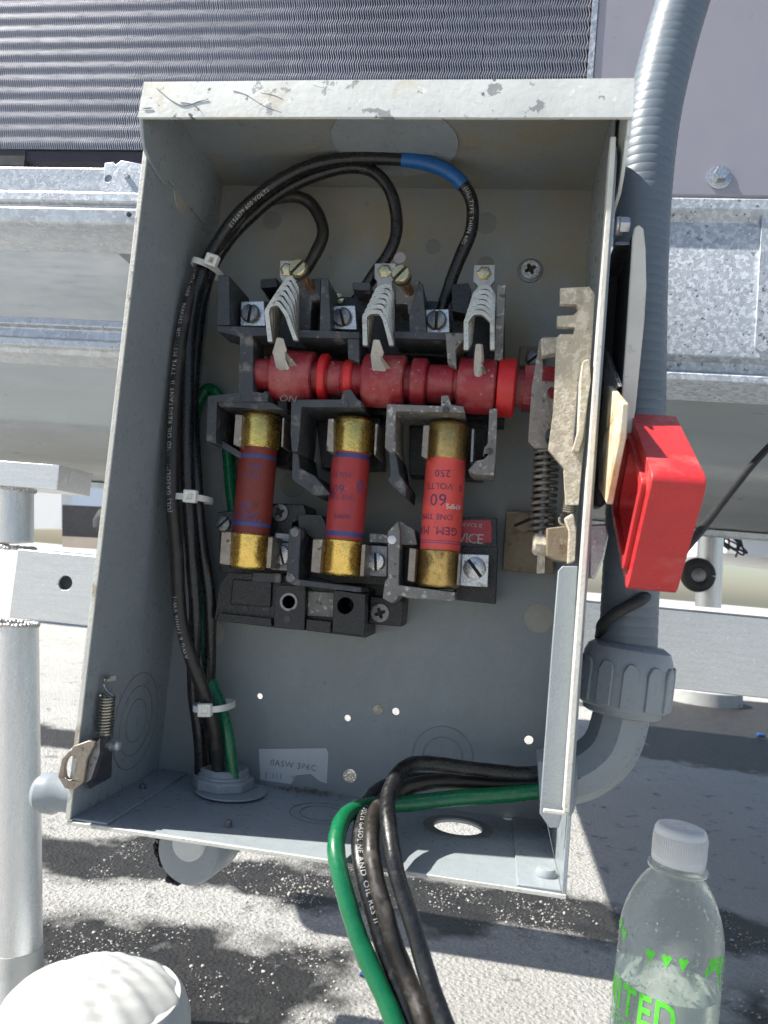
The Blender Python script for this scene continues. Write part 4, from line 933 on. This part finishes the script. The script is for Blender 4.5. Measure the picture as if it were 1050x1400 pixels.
# raised ridges moulded in the loop
for k, (s0, s1) in enumerate(((.66, .80),)):
    o1 = rounded([cen+(p-cen)*s1 for p in q4], 5); o2 = rounded([cen+(p-cen)*s0 for p in q4], 5)
    MB().prism(o1, (-1.6, 0, 0), (.2, 0, 0), [o2]).build('ridge', 'handle_red', hd, bevel=.6)
lv = [(833, 528), (840, 528), (860, 552), (856, 600), (838, 690), (826, 668), (826, 600)]
slabx(lv, 197, 194.8, holes=((840, 566, 2.6, 6), (834, 610, 3.0, 5))).build('lever', 'lever_cream', hd, bevel=.4)
for q_ in (P(840, 566, x=197), P(834, 610, x=197)): MB().prism(circ(q_, 2.9, 'x', 20, r2=6), (.9, 0, 0), (1.6, 0, 0)).build('hole_shade_plate', 'recess_shade', hd)  # dark ovals added behind the lever holes as painted shade
MB().prism([P(*p, x=196.5) for p in ((824, 475), (829, 480), (846, 528), (838, 532), (828, 560), (820, 520))], (0, 0, 0), (1.4, 0, 0)).build('lever_root', 'steel', hd, bevel=.3)
slab([(806, 717), (830, 716), (832, 734), (826, 764), (813, 792), (806, 790)], 24, 36).build('pivot_block', 'galv', hd, bevel=.8)
slab([(812, 668), (818, 640), (828, 648), (833, 680), (824, 694), (812, 690)], 26, 40).build('pivot_bush', 'rubber', hd, bevel=1.5)

# channel beside the box that holds the handle
ch = thing('handle_guard', 'tall narrow cream edged guard channel outside the right wall above the handle', 'guard', P(868, 560, y=4))
gq = [(865, 322), (868, 310), (874, 307), (880, 312), (883, 340), (884, 390), (881, 440), (875, 500), (869, 560), (862, 600), (846, 600), (849, 560), (855, 480), (860, 400)]
slab(gq, 3, 4.8).build('front_flange', 'edge_paint', ch, bevel=.5)
xg = P(866, 312, y=4).x; zg1 = P(866, 312, y=4).z; zg0 = P(855, 560, y=2).z-25
MB().prism([P(866, 316, y=4.9), P(848, 560, y=4.9), P(848, 600, y=4.9), P(848, 600, y=4.9)+Vector((0, 40, 0)), P(866, 316, y=4.9)+Vector((0, 40, 0))], (0, 0, 0), (1.5, 0, 0)).build('side_web', 'far_dark', ch)  # near-black colour is the channel's inner shadow, painted on
MB().box((W+3.8, 42, zg0), (xg+8, 43.5, zg1-3)).build('back_web', 'far_dark', ch)  # painted near-black too, for the shadow deep in the channel
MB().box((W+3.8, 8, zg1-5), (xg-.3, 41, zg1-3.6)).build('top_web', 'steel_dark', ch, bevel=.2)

# ================================================================== CONDUIT
cpts = [(962, -130, 62), (945, -40, 60), (916, 60, 58), (893, 160, 56), (880, 270, 55), (874, 400, 54), (871, 560, 54), (866, 720, 54), (861, 820, 54), (858, 900, 54)]
cpath = spline(pp(cpts), 40)
con = thing('liquidtight_conduit', 'thick blue grey ribbed flexible conduit running up right of the box', 'conduit', P(861, 880, 54))
Lc = [0]
for i in range(1, len(cpath)): Lc.append(Lc[-1]+(cpath[i]-cpath[i-1]).length)
fine_path = []; Ltot = Lc[-1]; nsm = 1100; i = 0
for k in range(nsm+1):
    d = Ltot*k/nsm
    while i < len(Lc)-2 and Lc[i+1] < d: i += 1
    fine_path.append(cpath[i].lerp(cpath[i+1], (d-Lc[i])/(Lc[i+1]-Lc[i])))
MB().tube(fine_path, lambda t: 11.9+.22*abs(math.sin(PI*t*Ltot/4.2))**.5, 40).build('sheath', 'conduit_grey', con, smooth=True, angle=80)
el = thing('conduit_elbow', 'grey plastic ninety degree conduit elbow entering the lower right wall', 'conduit fitting', P(800, 1040, 54))
na = P(861, 880, 54); nb = P(850, 966, 54); axn = (na-nb).normalized(); Ln = (na-nb).length
npf = [(0, 17.4), (1.2, 18.8), (Ln*.35, 18.9), (Ln*.8, 18.4), (Ln*.93, 17), (Ln, 14)]
MB().lathe(nb, axn, npf, 56).build('compression_nut', 'pvc_grey', el)
nn = MB()
uu = axn.orthogonal().normalized(); ww = axn.cross(uu)
for k in range(12):
    q = 2*PI*k/12+.2; d = uu*math.cos(q)+ww*math.sin(q); s_ = axn.cross(d)
    cc = nb+d*18.2
    nn.prism([cc+axn*1.5-s_*3.1, cc+axn*1.5+s_*3.1, cc+axn*Ln*.62+s_*3.1, cc+axn*Ln*.72+s_*1.8, cc+axn*Ln*.74, cc+axn*Ln*.72-s_*1.8, cc+axn*Ln*.62-s_*3.1], d*0, d*1.5)
nn.build('nut_ribs', 'pvc_grey', el, bevel=.5)
MB().lathe(nb-axn*3, axn, [(0, 14.8), (.8, 16.2), (3.2, 16.4)], 48).build('nut_rim', 'pvc_grey', el)
ep = spline(pp([(852, 945, 54), (847, 985, 54), (832, 1025, 54), (800, 1052, 54), (765, 1062, 54), (735, 1062, 54)]), 10)
MB().tube(ep, 11.9, 9).build('elbow', 'pvc_grey', el, angle=25)
tube_text('3/4NPT', 4.6, ep, 11.9, 42, 'print_dark', el, a_off=-.1)
ln_c = P(733, 1060, 54); ln_c.x = W
MB().lathe((W-4.2, ln_c.y, ln_c.z), (1, 0, 0), [(0, 13), (1, 14.2), (4.1, 14.6)], 40).build('locknut', 'pvc_grey', el)
MB().lathe((W-6.5, ln_c.y, ln_c.z), (1, 0, 0), [(0, 11.6), (.6, 12.2), (2.2, 12.2)], 40).build('throat', 'pvc_grey', el)
MB().lathe((W+1.7, ln_c.y, ln_c.z), (1, 0, 0), [(0, 15), (5, 15), (6, 13)], 40).build('shoulder', 'pvc_grey', el)

# floor bushing under the left cables
bc = P(304, 1080, z=0)
bu = thing('conduit_bushing', 'grey hex conduit locknut on the box floor under the left cables', 'conduit fitting', bc)
MB().prism(circ(bc+Vector((5, -3, .9)), 16.5, 'z', 40), (0, 0, .05), (0, 0, .9)).build('washer', 'box_paint', bu, bevel=.3)
MB().lathe(bc+Vector((0, 0, 1.8)), (0, 0, 1), [(0, 14.4), (4.2, 14.4), (5.2, 13.2)], 8, start=.2).build('locknut', 'pvc_grey', bu, bevel=.6, angle=25)
MB().lathe(bc+Vector((0, 0, 6.8)), (0, 0, 1), [(0, 12.2), (1, 12), (1.5, 11.2), (3, 11.2), (4, 10.3)], 40).build('throat', 'pvc_grey', bu)
# elbow and its threaded rim below the floor
lb_ = thing('conduit_elbow', 'grey round conduit elbow with black sealed thread under the box floor', 'conduit fitting', (bc.x, bc.y, -20))
dc = P(262, 1158, y=30)
MB().lathe((dc.x, 24, dc.z), (0.1, 1, 0), [(0, 9), (1.5, 13.5), (3, 14.5), (22, 14.8), (26, 13)], 44).build('body', 'pvc_grey', lb_)
MB().lathe((dc.x+1, 22, dc.z+4), (.1, 1, 0), [(0, 6.5), (.6, 7.2), (3, 7.6)], 32).build('end_disc', 'sticker_white', lb_)
MB().lathe((bc.x, bc.y, -26), (0, 0, 1), [(0, 12), (24.4, 12)], 32).build('nipple', 'pvc_grey', lb_)
tr_ = []
for i in range(200):
    q = 2*PI*i/40; tr_.append(Vector((dc.x-9, 30+i*.05, dc.z))+Vector((-1.5, 11.5*math.sin(q), 11.5*math.cos(q))))
ms = MB()
for k in range(120):
    q = PI*(.80+.62*random.random()); ms.lathe((dc.x+(14.8+random.uniform(0, 1.2))*math.cos(q), 27+random.uniform(0, 18), dc.z+(14.8+random.uniform(0, 1.2))*math.sin(q)), (math.cos(q), 0, math.sin(q)), [(-1, .9), (0, 1.7), (.7, 1.1), (1.1, .3)], 7)
ms.build('thread_sealant', 'sealant_dark', lb_)
ls = thing('conduit_stub', 'blurred pale grey conduit end just left of the lower box corner', 'conduit fitting', P(80, 1100, 60))
MB().lathe(P(112, 1088, 60), (-1, 0, -.05), [(0, 8), (10, 8), (13, 9.5), (20, 9.3), (23, 7)], 32).build('stub', 'pvc_grey', ls)
tw2 = spline(pp([(146, 1135, -2), (150, 1140, 6), (135, 1165, 20), (112, 1186, 30), (95, 1192, 40), (70, 1186, 60)]), 8)

# ================================================================== CABLES
def cable(name, label, pts, r, m_, group=None, cat='cable', n=10):
    path = spline(pp(pts), n); t = thing(name, label, cat, path[0], group); k0 = random.random()*9
    path = [p+Vector((math.sin(i*.31+k0), math.sin(i*.23+2*k0), math.sin(i*.27+3*k0)))*.22 for i, p in enumerate(path)]
    MB().tube(path, lambda u: r*(1+.022*math.sin(u*61+k0)+.015*math.sin(u*143)), 20).build('jacket', m_, t); return t, path
GA = 'black cables bundled along the left wall'
A, pa = cable('black_cable', 'outermost black cable with a blue tape mark arching over the switch to the right pole',
    [(276, 1072, 62), (273, 1010, 60), (266, 950, 57), (264, 900, 54), (268, 830, 50), (262, 760, 47), (258, 680, 45), (256, 580, 44), (258, 480, 44), (268, 400, 45), (290, 345, 46), (335, 282, 47), (400, 238, 48), (470, 217, 48), (550, 218, 49), (610, 234, 51), (643, 268, 53), (645, 310, 55), (630, 350, 56), (613, 395, 57), (603, 428, 58)], 3.0, 'wire_black', GA)
B, pb_ = cable('black_cable', 'black cable printed GASOLINE AND OIL along the left wall crossing to the bundle front',
    [(301, 1072, 58), (293, 1000, 52), (280, 950, 47), (261, 900, 44), (247, 840, 42), (241, 760, 41), (237, 680, 40), (237, 580, 40), (246, 480, 41), (262, 400, 44), (286, 352, 50), (318, 312, 56), (360, 278, 60), (400, 268, 64), (428, 282, 66), (441, 312, 66), (434, 342, 66), (412, 375, 66), (368, 408, 62)], 3.0, 'wire_brown', GA)
Cc, pcx = cable('black_cable', 'innermost black cable of the left bundle looping to the middle pole',
    [(286, 1072, 66), (284, 1010, 66), (284, 950, 64), (288, 890, 60), (286, 820, 56), (276, 740, 52), (268, 660, 50), (264, 560, 52), (268, 470, 54), (280, 400, 56), (300, 345, 58), (340, 300, 58), (395, 256, 56), (460, 232, 54), (505, 232, 53), (534, 262, 54), (542, 305, 56), (533, 345, 57), (505, 385, 58), (476, 425, 60)], 2.9, 'wire_black', GA)
i0 = int(.0+10*14.05)
bt = pa[140:157]
MB().tube([p for p in bt], 3.35, 20).build('blue_tape', 'blue_tape', A)
tube_text('600 VOLTS', 3.1, pcx, 2.9, 470, 'print_white', Cc, a_off=.2, flip=1)
tube_text('(UL) GASOLINE AND OIL RESISTANT II  TYPE MTW OR THWN   600 VOLTS', 3.1, pb_, 3.0, 128, 'print_white', B, a_off=.3)
tube_text('AWG 6 THHN VW-1', 2.8, pb_, 3.0, 62, 'print_white', B, a_off=.35)
tube_text('E156879 600 VOLTS', 2.7, pa, 3.0, 268, 'print_white', A, a_off=-.75)
tube_text('(UL) TYPE THHN 600 V', 2.7, pa, 3.0, 395, 'print_white', A, a_off=-.2)
Gr, pg = cable('green_cable', 'green ground cable rising from the left bushing behind the black bundle',
    [(319, 1072, 58), (313, 1010, 58), (301, 965, 60), (290, 935, 63), (281, 880, 68), (274, 780, 72), (268, 650, 74), (266, 580, 74), (276, 540, 73), (290, 533, 73), (303, 552, 73), (312, 620, 73), (316, 670, 71), (320, 708, 68)], 2.9, 'wire_green')
# right hand cables
GB = 'black cables from the right elbow'
cable('black_cable', 'uppermost black cable from the right elbow arching down out of the box',
    [(742, 1056, 54), (700, 1057, 52), (640, 1051, 46), (585, 1043, 38), (550, 1052, 28), (532, 1085, 15), (531, 1130, 1), (540, 1180, -9), (556, 1240, -16), (578, 1310, -22), (604, 1390, -32), (630, 1470, -40)], 3.1, 'wire_black', GB)
R2, pr2 = cable('black_cable', 'middle dusty black cable hanging out of the box between two others',
    [(742, 1072, 56), (690, 1072, 55), (630, 1069, 51), (580, 1070, 44), (540, 1083, 34), (513, 1112, 16), (507, 1150, 0), (514, 1200, -10), (530, 1260, -17), (554, 1330, -20), (582, 1405, -30), (606, 1470, -36)], 3.2, 'wire_brown', GB)
R3, pr3 = cable('black_cable', 'leftmost of the three black cables hanging out of the box, printed AND OIL',
    [(742, 1066, 62), (690, 1066, 61), (630, 1066, 58), (570, 1066, 53), (525, 1076, 44), (500, 1100, 27), (492, 1140, 7), (495, 1190, -7), (510, 1250, -13), (533, 1320, -18), (562, 1400, -24), (588, 1470, -30)], 3.0, 'wire_black', GB)
tube_text('600 VOLTS GASOLINE AND OIL RES II', 2.8, pr3, 3.0, 92, 'print_white', R3, a_off=.35, flip=1)
cable('green_cable', 'thick green ground cable hanging out of the box beside the black ones',
    [(742, 1082, 52), (700, 1085, 50), (640, 1090, 44), (570, 1097, 36), (510, 1101, 28), (474, 1115, 13), (460, 1145, -1), (464, 1190, -10), (480, 1250, -16), (506, 1320, -22), (540, 1400, -28), (566, 1470, -34)], 3.35, 'wire_green')
# thin black cable outside, round the conduit and off to the right
cable('thin_cable', 'thin black cable crossing from the conduit up to the right edge', [(1250, 440, 420), (1120, 550, 330), (1050, 612, 280), (1000, 672, 240), (960, 722, 190), (925, 765, 130), (900, 795, 80), (880, 818, 42), (845, 836, 38), (826, 852, 44), (820, 872, 58)], 2.5, 'rubber', cat='cable')
if 0: cable('thin_cable', 'thin dark wire hanging behind the lower left box corner', [(160, 1118, 40), (148, 1140, 44), (135, 1163, 50), (112, 1186, 60), (92, 1196, 80), (65, 1188, 120), (30, 1180, 200)], 1.1, 'rubber', cat='cable')

# ================================================================== ZIP TIES
def ziptie(cx, cy, y0, hw, tilt, label, hx_=0, y_back=18):
    c = P(cx, cy, y0); t = thing('cable_tie', label, 'cable tie', c, 'white cable ties on the left bundle')
    s = scale_at(cx, cy, y0); w = hw/s; ring = []
    rot = Matrix.Rotation(tilt, 3, 'Y')
    for i in range(41):
        q = 2*PI*i/40; e = .75
        x = w*math.copysign(abs(math.cos(q))**e, math.cos(q)); yy = y_back/2*math.copysign(abs(math.sin(q))**e, math.sin(q))
        ring.append(c+rot@Vector((x, yy+y_back/2, 0)))
    vs_ = []; fs = []
    up = rot@Vector((0, 0, 1))
    for i, p in enumerate(ring[:-1]):
        d = (p-(c+rot@Vector((0, y_back/2, 0)))).normalized()
        vs_ += [p+up*1.4, p-up*1.4, p-up*1.4+d*.8, p+up*1.4+d*.8]
    n = 40
    for i in range(n):
        a, b2 = 4*i, 4*((i+1) % n)
        for k in range(4): fs.append((a+k, a+(k+1) % 4, b2+(k+1) % 4, b2+k))
    MB().add(vs_, fs).build('strap', 'tie_white', t)
    hc_ = P(cx+hx_, cy, y0)
    hb_ = MB()
    L = hc_-Vector((0, 3.2, 0)); ux = rot@Vector((1, 0, 0))
    hb_.prism([L-ux*3.1-up*2.9, L+ux*3.1-up*2.9, L+ux*3.1+up*2.9, L-ux*3.1+up*2.9], (0, 0, 0), (0, 3.6, 0), [[L-ux*1.3-up*1.2, L+ux*1.3-up*1.2, L+ux*1.3+up*1.2, L-ux*1.3+up*1.2]])
    h_o = hb_.build('head', 'tie_white', t, bevel=.6)
    MB().prism([L+Vector((0, .8, 0))-ux*1.4-up*1.3, L+Vector((0, .8, 0))+ux*1.4-up*1.3, L+Vector((0, .8, 0))+ux*1.4+up*1.3, L+Vector((0, .8, 0))-ux*1.4+up*1.3], (0, 0, 0), (0, 1, 0)).build('pawl', 'jaw_metal', h_o)
    return t
ziptie(274, 358, 40, 18, .28, 'topmost white cable tie where the black bundle bends over', 17)
ziptie(254, 679, 36.5, 21, .0, 'white cable tie half way up the black bundle', 8, 20)
ziptie(281, 970, 43, 24, -.12, 'lowest white cable tie holding the green and black cables above the bushing', 1, 22)

# ================================================================== LATCH
lt = thing('door_latch', 'steel spring latch with an eyelet plate on the lower left wall', 'latch', P(115, 1060, x=1))
slabx([(118, 1030), (124, 1012), (147, 1006), (149, 1030), (148, 1062), (118, 1078), (112, 1070)], 1.2, 2.8).build('bracket', 'steel_dark', lt, bevel=.3)
slab([(100, 1020), (122, 1012), (130, 1016), (118, 1040), (114, 1070), (102, 1080), (88, 1078), (79, 1062), (84, 1038)], -3, -1, holes=((96, 1050, 2.4, 4.6),)).build('eyelet_plate', 'clip_metal', lt, bevel=.4)
slab([(117, 1040), (128, 1022), (136, 1010), (136, 1030), (124, 1066), (114, 1072)], -1, 3).build('fold', 'steel_dark', lt, bevel=.3)
sa = P(147, 950, x=4.5); sb = P(143, 1003, x=4.5)
spring(sa, sb, 2.9, .45, 13, 'spring_bright', lt, ppt=14)
MB().tube(spline([sb+Vector((2, 0, 0)), sb+Vector((0, 0, -3)), sb+Vector((-1.5, 0, -8))], 5), .5, 8).build('spring_hook', 'spring_bright', lt)
MB().tube(spline([sa+Vector((2.6, 0, 0)), sa+Vector((0, 0, 1.4)), sa+Vector((-2, 0, 4)), P(144, 928, x=3), P(150, 926, x=0)], 6), .55, 8).build('spring_hook', 'spring_bright', lt)
MB().lathe(P(152, 1018, x=2.5), (1, 0, .0), [(0, 2.6), (3, 2.6), (4, 1.6)], 18).build('rivet', 'galv', lt)
slabx([(146, 925), (157, 923), (157, 930), (146, 932)], .05, .5).build('keeper', 'edge_paint', lt)

# ================================================================== BOTTLE
by_ = 236.; top = P(932, 1128, by_); bot = Vector((top.x, top.y, GZ+1)); s = scale_at(920, 1300, by_)
Hb = top.z-bot.z; Rb = 68/s
bo = thing('water_bottle', 'clear plastic water bottle with white cap and green lettering at lower right', 'bottle', bot)
lean = Vector((.035, .0, 1)).normalized()
bot = top-lean*Hb
rc = 35.5/s
zn = Hb-22
def shoulder(k):    # radius below the neck
    return rc*.93+(Rb-rc*.93)*math.sin(min(1, k)*PI/2)**.75
wall = [(0, Rb*.8), (3, Rb*.97), (10, Rb), (Hb*.30, Rb), (Hb*.31, Rb*.97), (Hb*.33, Rb)]
sh_h = 42
for i in range(1, 3): wall.append((Hb*.33+(zn-8-sh_h-Hb*.33)*i/2, Rb))
for i in range(1, 15):
    k = 1-i/14; wall.append((zn-8-sh_h*k, shoulder(k) if k > 0 else rc*.93))
wall += [(zn-6, rc*.93), (zn-5.5, rc*1.1), (zn-3.5, rc*1.12), (zn-3, rc*.93), (zn, rc*.9)]
MB().lathe(bot, lean, wall, 64).build('body', 'bottle_plastic', bo, angle=60)
inn = [(2, Rb*.75), (5, Rb*.93), (Hb*.52, Rb*.965), (Hb*.522, Rb*.96)]
wt = [(4, Rb*.90)]+[(Hb*.56, Rb*.975)]
MB().lathe(bot, lean, [(3, Rb*.8), (8, Rb*.975), (P(918, 1340, by_).z-bot.z, Rb*.975)], 64).build('water', 'water', bo, angle=60)
cr_ = MB(); cr_.lathe(bot+lean*(zn-1), lean, [(0, rc*.98), (2, rc*1.0), (19, rc*.97), (21.6, rc*.9), (22.4, rc*.78), (22.0, rc*.3)], 64)
cr_.build('cap', 'cap_white', bo, angle=50)
ribs_ = MB()
for k in range(70):
    q = 2*PI*k/70; d = Vector((math.cos(q), math.sin(q), 0)); sd = Vector((-d.y, d.x, 0)); c = bot+lean*(zn+3)+d*rc*.985
    ribs_.prism([c-sd*.35, c+sd*.35, c+sd*.3+d*.45, c-sd*.3+d*.45], (0, 0, 0), lean*13)
ribs_.build('cap_ribs', 'cap_white', bo)
def bottle_text(verts, faces, z, a0, name='print', m_='green_print', size=1):
    out = []
    camd = math.atan2(-(top.y-CP[1]), -(top.x-CP[0]))
    for x, y, zz in verts:
        q = camd+a0+x/Rb; d = Vector((math.cos(q), math.sin(q), 0)); out.append(bot+lean*(z+y)+d*(Rb+.25))
    return MB().add(out, faces).build(name, m_, bo, smooth=False)
def zpix(py): return (P(918, py, by_-20).z-bot.z)
v, f = text_tris('LIMITED', 19, cut=2.5, spacing=1.12, bold=.022); bottle_text([(x*.93, y*1.3, z) for x, y, z in v], f, zpix(1401), -2.02)
v, f = text_tris('SCORE', 9, cut=2.5, spacing=.95); bottle_text(v, f, zpix(1422), -1.25)
for a in (-.35, -.05, .25, -1.05, -1.25, .85, 1.1):
    bottle_text([(-3, 3, 0), (-1.5, 4.5, 0), (0, 3.2, 0), (1.5, 4.5, 0), (3, 3, 0), (0, -3.5, 0)], [(0, 1, 2, 5), (2, 3, 4, 5)], zpix(1306+40*max(0, -a-.9)*-1), a)
for k in range(9):
    a = .75+.07*k+random.uniform(-.02, .02); bottle_text([(-1.2, -3, 0), (1.4, -2.4, 0), (.8, 3, 0), (-.9, 2.6, 0)], [(0, 1, 2, 3)], zpix(1318)+random.uniform(-12, 14), a)

# drops of condensation on the bottle above the water line
dr = MB()
for k in range(420):
    q = random.uniform(-PI, 0)-.3; zz = random.uniform(Hb*.55, zn-12); kk_ = min(1, max(0, (zn-8-zz)/sh_h)); rad = shoulder(kk_)
    d = Vector((math.cos(q), math.sin(q), 0)); r0 = random.choice((.35, .5, .5, .7, 1.0))
    dr.lathe(bot+lean*zz+d*(rad-.1), d, [(0, r0), (r0*.4, r0*.85), (r0*.7, r0*.4)], 8)
o = dr.build('droplets', 'water', bo); o['kind'] = 'stuff'
